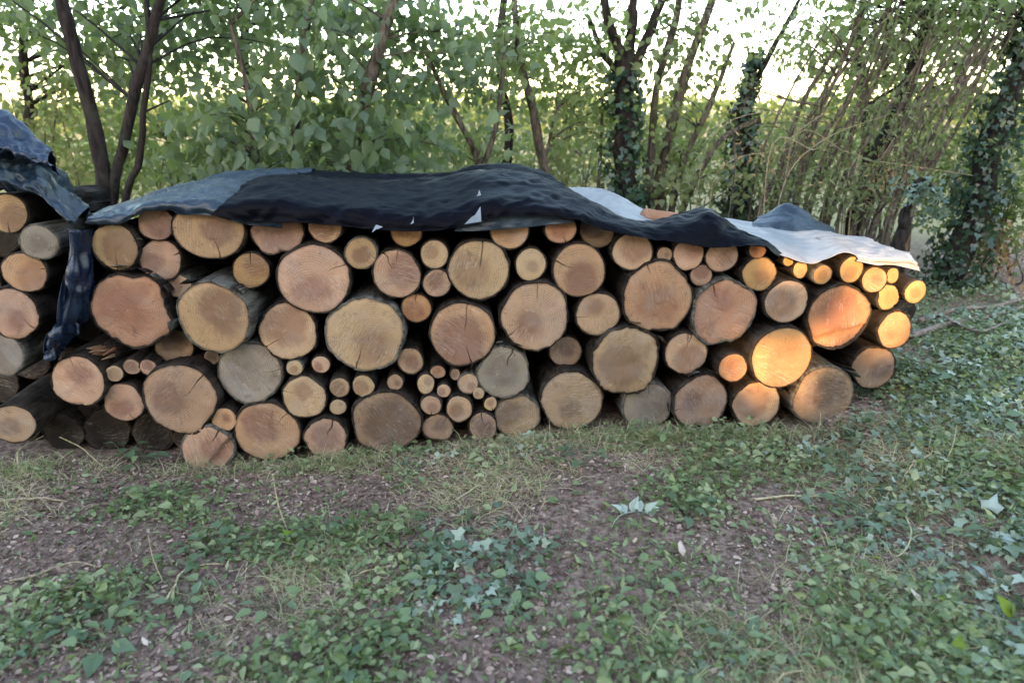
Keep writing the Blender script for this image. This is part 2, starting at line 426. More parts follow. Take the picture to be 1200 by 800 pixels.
# ------------------------------------------------------------------ the logs
# px | py | radius px | height/width | tone | roughness | set back m | cracks angle:inner:width mm | label
LOGS = '''
136|290|25|1|gold|.5|0|270:.3:5|medium golden log with a short lower crack, leftmost under the blue tarp
183|263|20|.9|tan|.4|.02|60:.3:3|small log tucked under the raised blue tarp fold, left of the wide golden log
187|307|23|1|tan|.6|.03|20:.7:6|medium log with flaking bark on its right, below the blue tarp fold
206|335|14|.95|pink|.6|.05||small knobbly log end above and right of the big ragged reddish log
159|364|43|1|red|1.6|-.03||big reddish log with a ragged torn rim, at the left of the pile
202|407|22|.95|brown|.8|.10||medium dull brown log set back below the big ragged reddish log
93|447|30|1|tan|.6|-.03|100:.5:4|medium pale log sticking out lowest left beside the blue hanging tarp
133|438|10|1|pink|.6|0||thin pale branch end just right of the pale log beside the hanging tarp
155|430|9.5|1|tan|.5|0||thin branch end, left one of the twin pair above the lower left logs
175|431|9.5|1|tan|.5|0||thin branch end, right one of the twin pair above the lower left logs
144|471|23|1|tan|.7|.02|290:.6:6|medium log hanging over the dark hollow at the lower left of the pile
212|463|43|1|tan|.7|-.02|40:.45:5|big flat tan log with white chips, left of the grey weathered log
243|525|30|1|pink|1.0|-.02|55:.35:6|medium pinkish log with a notch, leftmost log on the ground
245|270|38|.84|gold|.4|0|285:.15:5|wide golden log half covered by the tarp, with one long dark crack
325|270|29|.92|pink|1.3|.03||medium shaggy log with frayed fibres hanging under the black tarp
381|265|19|.95|gold|.4|.01||small golden log half hidden by the tarp right of the shaggy log
294|317|20|1|orange|.4|.02|90:.25:4|small orange brown log with a vertical crack, alone in a dark gap
367|327|40|1|pink|.5|-.02|25:.55:3|big round pale pink log with grey centre, left of the small golden end
250|372|41|1|gold|.6|-.06||big golden log jutting out with grey bark showing on its upper right
338|388|33|1|pink|.5|.0|215:.35:4|medium pinkish log with a slanting crack, below the big pale pink log
293|437|37|1|grey|.7|.02|5:.4:3|big weathered grey log in the lower left of the pile
345|431|9.5|1|pink|.4|0||thin pale branch end just below the medium pinkish log with slanting crack
376|427|10.5|1|tan|.4|0||thin tan branch end left of and under the biggest lobed log
356|466|26|1|pink|.8|0|160:.5:4|medium pinkish grey log right of the grey weathered log
398|454|12|1|tan|.5|0||small tan branch end above another, right of the pinkish grey log
396|477|10|1|tan|.5|.02||thin branch end low between two logs, under another tan end
260|492|15|1|gold|.4|0|270:.6:3|small golden log end wedged above the notched log on the ground
313|505|38|1|gold|.7|0|40:.6:4|big golden brown log on the ground with streaked saw marks
382|514|26|1|pink|1.0|-.01|65:.2:6|medium cracked log on the ground right of the golden brown streaked log
247|420|9|1|brown|.5|.12||thin dark branch end in shadow under the big jutting golden log
423|297|17.5|1.03|gold|.3|0||small clean golden log right of the big pale pink log
476|273|17|.9|orange|.4|.01||small orange log half covered by the tarp, above the notched tan log
465|321|27|1.02|tan|.5|0|120:.3:6,85:.5:3|medium tan log with two cracks meeting at the top
509|298|16|1|pink|.3|.01||small smooth pinkish log, upper one of a pair under the tarp
512|332|16|1|tan|.4|.0|60:.6:3|small tan log, lower one of a pair left of a big round log
561|316|34|1.03|pink|.4|-.01|82:.05:5|medium round pink log with a vertical crack from its centre to the rim
488|361|17|1|orange|.3|.02|92:.35:4|small orange brown log with a short top crack, alone amid dark gaps
597|269|23|.95|red|.5|.01||medium reddish log half covered under the tarp's bluish band
622|310|18|1.03|pink|.3|.01||small plain pink log between two larger round logs
427|391|45|.97|pink|.9|-.02|255:.4:4|biggest log of the pile with a lobed lower rim, pinkish
543|392|38|1.02|gold|.5|-.01|285:.45:5,80:.3:3|big round log with golden rim and brown heart, two vertical cracks
481|423|15|1.08|tan|.5|.02||small dull tan log right of and below the biggest lobed log
426|453|13|1.05|pink|.7|.0||small grey pink branch end below the biggest lobed log
463|448|9.5|1.05|tan|.4|.0||thin pale branch end on top of the biggest log on the ground
499|450|10|1.3|tan|.6|.01||thin oval branch end in the cluster of thin ends, its leftmost
513|436|9|.9|red|.5|.03||thin reddish branch end at the top of the cluster of thin ends
534|439|6|1.2|tan|.5|.03||thinnest tan branch end below the big golden rimmed log
520|458|8.5|1|tan|.5|.02||thin branch end with a splinter, in the middle of the thin cluster
549|450|12|1.05|tan|.4|.0||small tan branch end left of the grey cracked log
560|460|7|1.1|pink|.5|.0||thin pinkish branch end touching the small tan one beside the grey log
505|475|12.5|1|pink|.5|-.01|270:.5:4|small pinkish log end with a lower notch, above the grass
538|479|16|1.05|tan|.5|-.02||small log with a pale sleeve of bare sapwood above its end
575|473|8|1.1|pink|.8|.0|290:.3:4|thin split branch end beneath the grey cracked log
452|495|40|1|brown|.9|-.02|290:.5:7|biggest log on the ground, purplish brown with dark stains
513|501|19|.9|brown|.8|.0|50:.4:4|small brown log on the ground half hidden by grass
567|500|17|1.15|brown|.6|.0|95:.3:5|small upright oval log on the ground with a top crack
590|436|32|1|grey|.8|.0|70:.25:8|medium purplish grey log with a curved dark crack at top
605|488|28|.95|brown|1.1|.02||medium brown log on the ground veiled by dry grass
657|268|18|.95|red|.4|.01|290:.5:4|small reddish log under the tarp above the golden cracked log
699|272|20|1|brown|.6|.08||small dark log set back under the tarp edge, in shadow
680|315|31|.98|gold|.4|-.01|160:.2:5|medium golden log with a sideways crack at its left
627|371|40|1.03|tan|.7|-.02|85:.5:4,215:.5:3|big tan log with a golden rim and a three rayed heart
701|369|26|1|pink|.4|.0|190:.4:4|medium plain pinkish log left of the big lobed reddish log
663|413|19|1|brown|.6|.10||small shaded brown log set back below the three rayed log
670|469|38|1|brown|.8|.0|250:.6:4|big dull brown log on the ground in the middle of the pile
733|423|42|1|tan|1.4|-.03||big ragged log with bleached centre and torn bark rim
758|475|31|1|grey|.7|.02|90:.4:4|medium greyish log on the ground with a thin top crack
742|296|23|.97|pink|.4|.0|90:.4:3|medium pink log with a top notch, below the dip of the black tarp
779|299|9|1|tan|.3|.0||thin tan branch end between two logs under the tarp
770|347|42|.98|red|.9|-.02|110:.75:5|big reddish tan log with a lobed rim and white chip
807|298|18.5|1|pink|.4|.0|60:.4:3|small pink log right of the thin tan branch end
846|300|19|1|pink|.4|.0|100:.5:3|small pinkish log under the right hump of the black tarp
822|323|13|1|tan|.3|.01||small tan log wedged above the big stepped reddish log
888|294|10|1|orange|.4|.0||thin orange branch end right of the black tarp's tail
890|320|21|.92|orange|1.0|.0|260:.5:3|small irregular orange log with a pointed right corner
848|365|39|1.02|red|1.0|-.02|115:.4:8|big reddish log with a stepped cut and a curved crack
922|353|26|1.02|tan|.4|-.03|40:.4:4|medium greyish tan log with a slanting crack, in shade among sunlit logs
804|414|26|1|tan|.7|.0|85:.3:9|medium tan log with a deep vertical crack from its top
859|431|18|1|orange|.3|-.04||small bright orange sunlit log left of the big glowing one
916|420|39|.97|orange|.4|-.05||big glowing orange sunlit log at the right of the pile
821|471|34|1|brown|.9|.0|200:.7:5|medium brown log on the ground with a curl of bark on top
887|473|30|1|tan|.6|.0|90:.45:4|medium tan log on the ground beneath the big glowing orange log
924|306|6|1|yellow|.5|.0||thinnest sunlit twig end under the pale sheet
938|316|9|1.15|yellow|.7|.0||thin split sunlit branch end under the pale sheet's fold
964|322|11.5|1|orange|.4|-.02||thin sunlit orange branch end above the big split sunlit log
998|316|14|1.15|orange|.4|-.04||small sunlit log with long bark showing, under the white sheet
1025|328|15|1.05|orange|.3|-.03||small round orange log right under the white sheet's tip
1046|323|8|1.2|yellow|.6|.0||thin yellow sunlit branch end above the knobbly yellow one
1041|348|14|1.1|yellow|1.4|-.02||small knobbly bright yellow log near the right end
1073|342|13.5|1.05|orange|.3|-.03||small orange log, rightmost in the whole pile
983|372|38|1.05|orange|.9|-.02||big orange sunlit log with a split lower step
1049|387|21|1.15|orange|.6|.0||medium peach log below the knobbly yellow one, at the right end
1024|431|28|.95|brown|.8|.06||medium dark log in shade at the lower right end above ivy
965|464|40|.95|brown|.6|.02||big plain brown log on the ground, lowest at the right end
'''
LEFT = '''
8|250|21|1|gold|.4|0|270:.4:5|medium golden log at the top of the neighbouring pile at the left edge
45|284|20|.95|grey|.6|-.05||small grey log lying lengthwise below the top of the left edge pile
28|320|24|.9|red|.5|-.02|10:.7:5|medium reddish brown log in the middle of the left edge pile
15|367|28|1.02|tan|.7|-.03|320:.6:8|medium pale tan log with a bite in its rim at the left edge
2|416|24|1|grey|.6|-.02||medium grey barked log cut by the left edge, below the pale tan one
15|497|25|.95|tan|.5|-.04||medium tan log in a thick bark ring, lowest of the left edge pile
'''
# logs that lie behind the face: their dark ends carry the hollows' shade as colour
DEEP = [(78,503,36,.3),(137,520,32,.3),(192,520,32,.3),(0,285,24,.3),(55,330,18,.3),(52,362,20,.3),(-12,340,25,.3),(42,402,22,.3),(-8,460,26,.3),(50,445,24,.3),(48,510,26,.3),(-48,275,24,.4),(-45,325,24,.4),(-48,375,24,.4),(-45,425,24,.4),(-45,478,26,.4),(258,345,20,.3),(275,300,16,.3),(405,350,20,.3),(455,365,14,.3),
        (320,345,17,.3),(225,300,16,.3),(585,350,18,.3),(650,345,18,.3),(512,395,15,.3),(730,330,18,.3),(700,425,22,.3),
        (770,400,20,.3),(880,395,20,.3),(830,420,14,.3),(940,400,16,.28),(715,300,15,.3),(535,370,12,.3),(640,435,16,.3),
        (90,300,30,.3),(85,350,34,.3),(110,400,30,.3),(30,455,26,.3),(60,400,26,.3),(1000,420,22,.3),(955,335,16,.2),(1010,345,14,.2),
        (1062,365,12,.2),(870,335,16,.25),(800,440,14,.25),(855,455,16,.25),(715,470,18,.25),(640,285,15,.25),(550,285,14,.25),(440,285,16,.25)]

def circle_profile(th, rough, seed):
    r = 1 + .022*np.cos(2*th + seed) + rough*(.024*np.cos(3*th + seed*2.1) + .018*np.cos(5*th + seed*3.7))
    r += rough*.050*vnoise(np.cos(th)*2.2 + seed*5, np.sin(th)*2.2, seed) + rough*.026*vnoise(np.cos(th)*7 + seed, np.sin(th)*7, seed*2) + (.2+rough)*.012*vnoise(np.cos(th)*17 + seed, np.sin(th)*17, seed*3)
    return r

def log_meshes(rad, asp, rough, length, cracks, seed, step=None):
    """Cut face as a polar grid with V-shaped cracks, bark as a closed tapering sleeve round it."""
    nseg = 64 if rad > .1 else 40 if rad > .05 else 26
    fr = np.array([0.10, .22, .34, .46, .57, .67, .76, .84, .91, .96, 1.0] if rad > .05 else [.25, .5, .75, .92, 1.0])
    th0 = np.linspace(0, 2*math.pi, nseg, endpoint=False)
    cols = [(t, None, 0) for t in th0]
    for ci, (a, inner, w) in enumerate(cracks):
        a = a % (2*math.pi)
        gap = 2.1*math.pi/nseg
        cols = [c for c in cols if c[1] is not None or abs((c[0]-a+math.pi) % (2*math.pi) - math.pi) > gap]
        cols += [(a, ci, k) for k in (-2, -1, 0, 1, 2)]
    cols.sort(key=lambda c: (c[0] + (c[2] or 0)*1e-4) % (2*math.pi))
    m = len(cols)
    V = [[0, 0, 0]]; rho = [0.0]
    for f in fr:
        for (t, ci, k) in cols:
            y = 0.0; tt = t
            if ci is not None:
                a, inner, w = cracks[ci]
                g = max(0.0, (f - inner)/(1 - inner + 1e-6))
                half = max(.0006, .5*w*(g**.6 if g > 0 else 0))
                wob = .05*float(vnoise(f*4 + seed, ci*3.1, seed))/max(f, .25)
                off = {-2: -2.2, -1: -1, 0: 0, 1: 1, 2: 2.2}[k]*half/(f*rad)
                if abs(k) == 2: off = math.copysign(max(abs(off), 1.05*math.pi/nseg), k)
                tt = t + off + wob
                if k == 0 and g > 0: y = min(.05, .012 + .04*g)
            rr = rad*f*float(circle_profile(np.array(tt), rough, seed))
            x, z = rr*math.cos(tt), rr*math.sin(tt)*asp
            y += .0025*float(vnoise(x*30 + seed, z*30, seed))*(1 if rad > .05 else .4) + rough*.004*float(vnoise(x*11, z*11, seed+4))
            if f > .93: y += .0015 + rough*.006*max(0, float(vnoise(math.cos(tt)*9, math.sin(tt)*9, seed)))
            if step:
                sa, so, sd = step
                dd = x*math.cos(sa) + z*math.sin(sa) - so*rad - .02*rad*10*float(vnoise(x*20, z*20, seed))*.3
                if dd > 0: y += sd*min(1, dd/.006)
            V.append([x, y, z]); rho.append(f)
    F = [[0, 1+j, 1+(j+1) % m] for j in range(m)]
    for i in range(len(fr)-1):
        b0, b1 = 1+i*m, 1+(i+1)*m
        for j in range(m):
            k = (j+1) % m
            F.append([b0+j, b1+j, b1+k, b0+k])
    # bark
    n2 = nseg
    th = np.linspace(0, 2*math.pi, n2, endpoint=False)
    base = circle_profile(th, rough, seed)
    bt = .05*rad + .003
    ys = [.02, .0045, .003, .02, .06, .14, .26, .42, .60, .8, length-.01, length]
    off = [-.004, -.001, bt*.7, bt, bt, bt, bt, bt, bt, bt, bt, bt*.6]
    BV = []
    for yy, oo in zip(ys, off):
        lump = bt*.55*vnoise(np.cos(th)*rad*26 + seed, np.sin(th)*rad*26, yy*7 + seed) + rad*.03*vnoise(np.cos(th)*1.5, np.sin(th)*1.5, yy*3 + seed)*min(1, yy*4)
        rr = rad*base*(1 - .05*yy) + oo + (lump if oo > 0 else 0)
        BV.append(np.stack([rr*np.cos(th), np.full(n2, yy) + (0.004*vnoise(np.cos(th)*6, np.sin(th)*6, seed) if yy < .01 else 0), rr*np.sin(th)*asp], 1))
    BV = np.concatenate(BV); BF = []
    for i in range(len(ys)-1):
        for j in range(n2):
            k = (j+1) % n2
            BF.append([i*n2+j, i*n2+k, (i+1)*n2+k, (i+1)*n2+j])
    BF.append([(len(ys)-1)*n2 + j for j in range(n2)])
    return np.array(V), F, rho, BV, [f[::-1] for f in BF]

rows = []
for src, grp, cat in ((LOGS, 'cut logs stacked in the covered pile', 'log'), (LEFT, 'logs of the neighbouring pile at the left edge', 'log')):
    for ln in src.strip().split('\n'):
        px, py, r, asp, tone, rough, back, cr, label = ln.split('|')
        cr = [(R(float(a.split(':')[0])), float(a.split(':')[1]), float(a.split(':')[2])*1.5/1000) for a in cr.split(',')] if cr else []
        rows.append(dict(px=float(px), py=float(py), r=float(r), asp=float(asp), tone=tone, rough=float(rough), back=float(back), cr=cr, label=label, group=grp, deep=False))
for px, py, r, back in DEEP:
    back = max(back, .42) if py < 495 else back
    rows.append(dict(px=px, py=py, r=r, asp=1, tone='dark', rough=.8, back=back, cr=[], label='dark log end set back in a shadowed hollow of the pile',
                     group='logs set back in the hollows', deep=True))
for d in rows:
    p = at(d['px'], d['py'], d['back'])
    d['x'], d['y'], d['z'] = p
    d['R'] = d['r']*pxm(d['back'])*.985
    d['left'] = d['group'].startswith('logs of')
# settle: push overlapping ends apart a little, keep everything above the ground
X = np.array([d['x'] for d in rows]); Z = np.array([d['z'] for d in rows]); RR = np.array([d['R']*1.055 for d in rows])
AS = np.array([(1 + d['asp'])/2 for d in rows]); RR = RR*AS
DP = np.array([d['deep'] for d in rows])
X0, Z0 = X.copy(), Z.copy()
RC = RR*.985
WI = np.where(DP[:, None] & ~DP[None], 1.0, np.where(~DP[:, None] & DP[None], 0.0, .5))   # set-back logs give way to the others
for it in range(160):
    dx = X[:, None]-X[None]; dz = Z[:, None]-Z[None]; dd = np.hypot(dx, dz) + 1e-9
    ov = RC[:, None] + RC[None] - dd - .002; np.fill_diagonal(ov, 0); ov = np.maximum(ov, 0)
    X += (dx/dd*ov*WI).sum(1)*.35; Z += (dz/dd*ov*WI).sum(1)*.35
    Z = np.maximum(Z, ground_z(X, 0.3) + RR - .02)
    pull = np.where(DP, 0, .22)
    X += (X0-X)*pull; Z += (Z0-Z)*pull
# deep ones that were squeezed too far are made thinner to fit their hollow
for i, d in enumerate(rows):
    if d['deep']:
        dd = np.hypot(X-X[i], Z-Z[i]) - RR; dd[i] = 9
        RR[i] = max(.03, min(RR[i]*1.05, dd.min()+.002))
        d['R'] = RR[i]/1.055
    d['x'], d['z'] = float(X[i]), float(Z[i])

BARK = {'grey': 'bark_grey'}
STEP = {'big orange sunlit': (R(-75), .42, .018), 'big reddish log with a stepped': (R(170), .28, .02), 'medium tan log in a thick': (R(60), .3, .01),
        'medium pinkish log with a notch': (R(-40), .35, .02), 'big glowing': (R(150), .93, .01)}
NAMED = set()
STRIPS = ('medium brown log on the ground with a curl', 'big plain brown log on', 'medium tan log on the ground beneath', 'medium log with flaking bark', 'big ragged log with', 'big golden log jutting', 'medium purplish grey', 'big reddish log with a ragged')
LOGTOP = []          # x, radius, top z at the front, pitch: used when the sheets are draped
for i, d in enumerate(rows):
    if d['deep'] and d['R'] < .032 and i % 2: continue
    L = random.uniform(.94, 1.03) - d['back']*.5
    if d['deep']: L = .5
    if d['left']: L = .42
    yaw, pit = random.uniform(-2.5, 2.5), random.uniform(-.9, .5)
    if d['label'].startswith('big golden log jutting'): yaw = -5
    top = d['z'] > .85
    if top: pit = -2.0 - random.random()
    if d['deep']:                                 # say which hollow by the nearest log in front
        for e in sorted((e for e in rows if not e['deep']), key=lambda e: math.hypot(e['x']-d['x'], e['z']-d['z'])):
            w = e['label'].split(',')[0].split()[:9]
            while w[-1] in ('a', 'and', 'the', 'with', 'its', 'of', 'on', 'in', 'above', 'right', 'left', 'below', 'under', 'big', 'short', 'golden', 'one', 'between', 'from', 'beside', 'at', 'by', 'beneath', 'to'): w.pop()
            d['label'] = 'dark log end set back behind the ' + ' '.join(w)
            if d['label'] not in NAMED and len(w) > 3: break
        NAMED.add(d['label'])
    t = thing('log', d['label'], 'log', (d['x'], d['y'], d['z']), d['group'])
    t.rotation_euler = (R(pit), 0, R(yaw))
    st = next((v for k, v in STEP.items() if d['label'].startswith(k)), None)
    V, F, rho, BV, BF = log_meshes(d['R'], d['asp'], d['rough']*1.15, L, d['cr'], i*1.37 + 2, st)
    bk = 'bark_grey' if ('grey' in d['label'] and d['tone'] in ('grey', 'gold') or i % 9 == 3) else 'bark_brown'
    bko = obj('bark', BV, BF, M[bk], t)
    if d['label'].startswith(STRIPS):             # loose strips of bark peeling at the cut
        for q in range(random.randint(2, 4)):
            a = R(random.uniform(20, 200)); rr = d['R']*1.07
            A = []
            for s_ in np.linspace(0, 1, 7):
                lift = .03*(1-s_)**2
                for w_ in (-.5, 0, .5):
                    aa = a + w_*random.uniform(.16, .22)
                    A.append(((rr+lift)*math.cos(aa), -.035 + .22*s_, (rr+lift)*math.sin(aa)*d['asp']))
            A = np.array(A); FI = np.array([[i_*3+j_, i_*3+j_+1, i_*3+j_+4, i_*3+j_+3] for i_ in range(6) for j_ in range(2)])
            so = obj('bark_strip', A, FI, M['bark_grey' if q % 2 else 'bark_brown'], bko)
            so.modifiers.new('thickness', 'SOLIDIFY').thickness = .005
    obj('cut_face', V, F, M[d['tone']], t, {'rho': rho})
    LOGTOP.append((d['x'], d['R']*1.06, d['z'], d['asp'], math.tan(R(pit)), d['y'], L))

# extra pieces: torn reddish splinter log, loose log on top of the pile, pale sapwood sleeve
def tube_thing(name, label, cat, pts, rad, m, part='stem', n=8, rough=.25, res=14, group=None):
    P = resample(pts, res); rr = np.interp(np.linspace(0, 1, res), np.linspace(0, 1, len(rad)), rad)
    t = None
    V, F = tube(P, rr, n, rough, random.random()*30)
    o = obj(name, V, F, m)
    return tag(o, label, cat, group)

# torn split log: reddish splinters in the hollow at the left
def splinter_log():
    c = at(118, 414, 0.03)
    t = thing('broken_log', 'torn reddish split log with splintered end beside the hanging blue tarp', 'log', c)
    V, F = tube([(0.02, .05, -.01), (.06, .3, -.015), (.08, .8, -.02)], [.055, .062, .055], 14, .35, 3.3)
    obj('bark', V, F, M['bark_brown'], t)
    for k in range(15):
        a = random.uniform(0, 6.28); q = random.uniform(0, .045)
        x, z = q*math.cos(a), q*math.sin(a)*.8
        ln = random.uniform(.04, .11)
        V, F = tube([(x+.02, .10, z-.01), (x*1.3, .03, z), (x*1.6-.02, .05-ln, z+random.uniform(-.02, .02))], [.012, .010, .002], 4, .3, k)
        obj('splinter', V, F, M['red'], t, {'rho': np.full(len(V), .5)}, smooth=False)
splinter_log()

# log ends added to darken the lower left hollow, shade put into their colour
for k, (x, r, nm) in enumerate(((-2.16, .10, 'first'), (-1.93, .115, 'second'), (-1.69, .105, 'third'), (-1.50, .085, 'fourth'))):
    t = thing('log', 'shade-painted log end added in the dark hollow at lower left, %s from the left edge' % nm, 'log', (x, .20, float(ground_z(x, .3)) + r*.98), 'logs set back in the hollows')
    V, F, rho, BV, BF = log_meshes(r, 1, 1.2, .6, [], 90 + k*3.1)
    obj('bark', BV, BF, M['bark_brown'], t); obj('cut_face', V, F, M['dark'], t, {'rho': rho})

def top_log():
    c = at(752, 252, 0.62)
    t = thing('log', 'sunlit reddish stripped log lying lengthwise on the pile behind the black tarp hump', 'log', c)
    P = resample([(0, 0, 0), (.1, -.05, -.015), (.28, -.09, -.04)], 9)
    V, F = tube(P, [.03, .042, .046, .045, .046, .044, .045, .042, .03], 14, .3, 8)
    obj('stripped_wood', V, F, M['red'], t, {'rho': np.full(len(V), .6)})
    for s in (0, -1):
        d = (P[1]-P[0]) if s == 0 else (P[-1]-P[-2]); d = d/np.linalg.norm(d)*(-.004 if s == 0 else .004)
        V, F = tube([P[s]-d*.5, P[s]+d], [.031, .030], 14, .3, 8); obj('cut_face', V, F, M['orange'], t, {'rho': np.full(len(V), .6)})
top_log()

# ------------------------------------------------------------------ tarpaulins and sheets
def log_top(x, y):
    h = np.full(np.shape(x), -9.0)
    for lx, lr, lz, asp, tp, ly, L in LOGTOP:
        u = (x-lx)/lr
        ins = (np.abs(u) < 1) & (y > ly-.015) & (y < ly+L+.01)
        hh = lz + lr*asp*np.sqrt(np.clip(1-u*u, 0, 1)) + (y-ly)*tp
        h = np.where(ins, np.maximum(h, hh), h)
    return h

def sheet(name, label, rows, m, nu=150, nv=60, wr=.012, fine=.004, clear=.006, seed=0., cat='tarp', clampy=-.02, parent=None, fold=(5, 9)):
    A = np.array([[p for p in r] for r in rows], float)          # rows along the pile, columns front to back
    A = resample(A, nu)
    A = np.swapaxes(resample(np.swapaxes(A, 0, 1), nv), 0, 1)
    du = np.gradient(A, axis=0); dv = np.gradient(A, axis=1); N = unit(np.cross(du, dv))
    s = np.cumsum(np.linalg.norm(dv, axis=2), axis=1)
    xs = A[..., 0]
    w1 = fbm(xs*fold[0] + s*3 + seed, s*fold[1] - xs*2, seed, 3)
    w2 = 1 - np.abs(fbm(xs*fold[0]*1.6 - s*6 + seed, s*5, seed+5, 2))*2.4
    w3 = 1 - np.abs(fbm(xs*13 + seed, s*22 + xs*6, seed+9, 2))*2.4
    A = A + N*(wr*w1 + wr*.7*w2 + fine*w3)[..., None]
    top = log_top(A[..., 0], A[..., 1])
    k = np.ones(5)/5
    tt = np.where((A[..., 1] > clampy) & (top > A[..., 2]-clear) & (top - A[..., 2] < .2), top + clear - A[..., 2], 0)
    for _ in range(2):                                            # spread the lift so it drapes instead of stepping
        sm = tt.copy()
        for ax in (0, 1):
            sm = np.apply_along_axis(lambda v: np.convolve(np.pad(v, 2, 'edge'), k, 'valid'), ax, sm)
        tt = np.maximum(tt, sm)
    A[..., 2] += tt
    ii = (np.arange(nu-1)[:, None]*nv + np.arange(nv-1)[None]).ravel()
    o = obj(name, A.reshape(-1, 3), np.stack([ii, ii+nv, ii+nv+1, ii+1], 1), m, parent)
    sol = o.modifiers.new('thickness', 'SOLIDIFY'); sol.thickness = .0016; sol.offset = 0
    if label: tag(o, label, cat)
    return o, A

def P3(px, py, Y): return tuple(at(px, py, Y))

# blue tarp over the left end of the pile (below the black one)
rows_b = []
for hx, hy, sx, sy, cx, cy in [(99,262,101,258,104,254),(120,263,122,253,127,245),(142,263,145,249,150,238),(158,253,160,242,165,233),(172,247,175,238,182,227),
                               (198,247,200,236,205,220),(212,252,215,236,225,215),(246,253,248,238,258,212),(285,257,285,240,292,211),(330,262,330,245,335,212)]:
    c = at(cx, cy, .42); dn = np.array([0, .012, -.025 if hx > 270 else 0])
    rows_b.append([tuple(np.array(P3(hx, hy, -.05))+dn), tuple(np.array(P3(sx, sy, -.005))+dn), tuple(c+dn), (c[0]+.03, .75, c[2]-.03), (c[0]+.05, 1.06, c[2]-.08), (c[0]+.05, 1.14, .12)])
blue, _ = sheet('tarp', 'dusty blue tarp over the left end of the pile, under the black one', rows_b, M['tarp_blue'], 150, 80, .011, .007, .006, 3.)

# black tarp over the middle
rows_k = []
for hx, hy, sx, sy, cx, cy, yc in [(246,252,262,238,309,209,.48),(290,259,300,234,340,207,.5),(352,261,352,238,370,209,.5),(400,265,400,246,410,212,.5),
        (465,271,465,252,465,213,.5),(525,269,525,252,515,210,.5),(575,256,570,238,565,200,.5),(620,253,622,238,615,204,.5),(670,258,668,246,650,215,.46),
        (715,272,706,256,692,237,.36),(760,280,755,272,741,261,.27),(802,286,805,270,797,252,.22),(835,291,835,270,827,243,.2),(865,289,862,280,850,261,.17),
        (895,289,893,284,885,283,.12),(918,303,917,301,913,299,.07)]:
    c = at(cx, cy, yc)
    if yc > .4: back = [(c[0]+.02, .78, c[2]-.035), (c[0]+.03, 1.08, c[2]-.10), (c[0]+.03, 1.16, .12)]
    else: back = [(c[0]+.02, yc+.05, c[2]-.012), (c[0]+.03, yc+.10, c[2]-.045), (c[0]+.03, yc+.12, c[2]-.08)]
    h = at(hx, hy, -.07)
    rows_k.append([tuple(h), P3(sx, sy, -.02), tuple(.45*np.array(P3(sx, sy, -.02)) + .55*c + np.array([0, -.02, .02])), tuple(c)] + back)
black, AK = sheet('tarp', 'long shiny black tarp draped over the middle of the log pile', rows_k, M['tarp_black'], 260, 100, .012, .0038, .012, 11.)

def tear(px, py, w, h, m, parent, ang=0.0):
    """A torn spot: a small bent pale patch lying on the tarp."""
    G = AK.reshape(-1, 3); d = G - _c; wz = d @ _f
    q = np.hypot(600 + FPX*(d @ _r)/wz - px, 400 - FPX*(d @ _u)/wz - py)
    near = np.where(q < q.min() + 2.0)[0]
    p = G[near[np.argmin(wz[near])]]; to = unit(_c - p)
    p = p + to*.02
    pts = np.array([[-.5, -.5], [.45, -.35], [.40, .5], [.1, .02], [-.1, -.1]])*np.array([w, h])
    ca, sa = math.cos(ang), math.sin(ang)
    V = [p + _r*(x*ca-y*sa) + _u*(x*sa+y*ca) - to*(.004*abs(x)/w) for x, y in pts]
    o = obj('torn_patch', V, [[0, 1, 3, 4], [1, 2, 3]], m, parent, smooth=False)
    so = o.modifiers.new('thickness', 'SOLIDIFY'); so.thickness = .001
tear(557, 254, .085, .085, M['tear'], black)
tear(483, 256, .016, .035, M['tear'], black)
tear(559, 227, .045, .045, M['tear'], black, .3)
tear(443, 270, .035, .05, M['tear'], black, 2.6)

# bluish tarp showing as a band under the black one's raised hem
rows_t = []
for hx, hy, sx, sy in [(533,271,535,256),(556,271,556,250),(585,269,585,243),(620,266,620,240),(650,263,648,240),(672,261,668,246)]:
    h = at(hx, hy, -.045); s_ = at(sx, sy+7, -.034)
    rows_t.append([tuple(h), tuple(.5*h + .5*s_), tuple(s_), (s_[0], .03, s_[2]-.01)])
sheet('tarp', 'faded teal blue tarp edge showing beneath the black tarp hem, middle of the pile', rows_t, M['tarp_blue'], 50, 24, .006, .003, .0, 21., clampy=9)

# pale sheet at the right
rows_p = []
for fx, fy, fY, bx, by, bY in [(660,246,.50,664,221,.95),(700,258,.42,706,222,.95),(740,268,.32,738,236,.9),(790,275,.26,775,257,.85),(835,274,.22,812,263,.85),(872,284,.14,846,257,.85),
                               (905,296,.03,885,262,.75),(921,302,-.05,910,268,.7),(945,309,-.07,935,270,.68),(968,304,-.07,955,270,.66),(990,297,-.06,975,273,.64),(1012,303,-.05,1003,281,.6),(1042,303,-.05,1034,289,.55),(1066,303,-.05,1064,297,.5)]:
    f_ = at(fx, fy, fY); b_ = at(bx, by, bY)
    rows_p.append([tuple(f_), tuple(f_*.72 + b_*.28 + np.array([0, 0, .016])), tuple(f_*.35+b_*.65 + np.array([0, 0, .01])), tuple(b_), (b_[0], b_[1]+.25, b_[2]-.05), (b_[0], b_[1]+.3, b_[2]-.2)])
sheet('plastic_sheet', 'silvery white plastic sheet spread over the sunlit right end of the pile', rows_p, M['sheet_pale'], 170, 60, .005, .0025, .008, 31., 'plastic sheet')

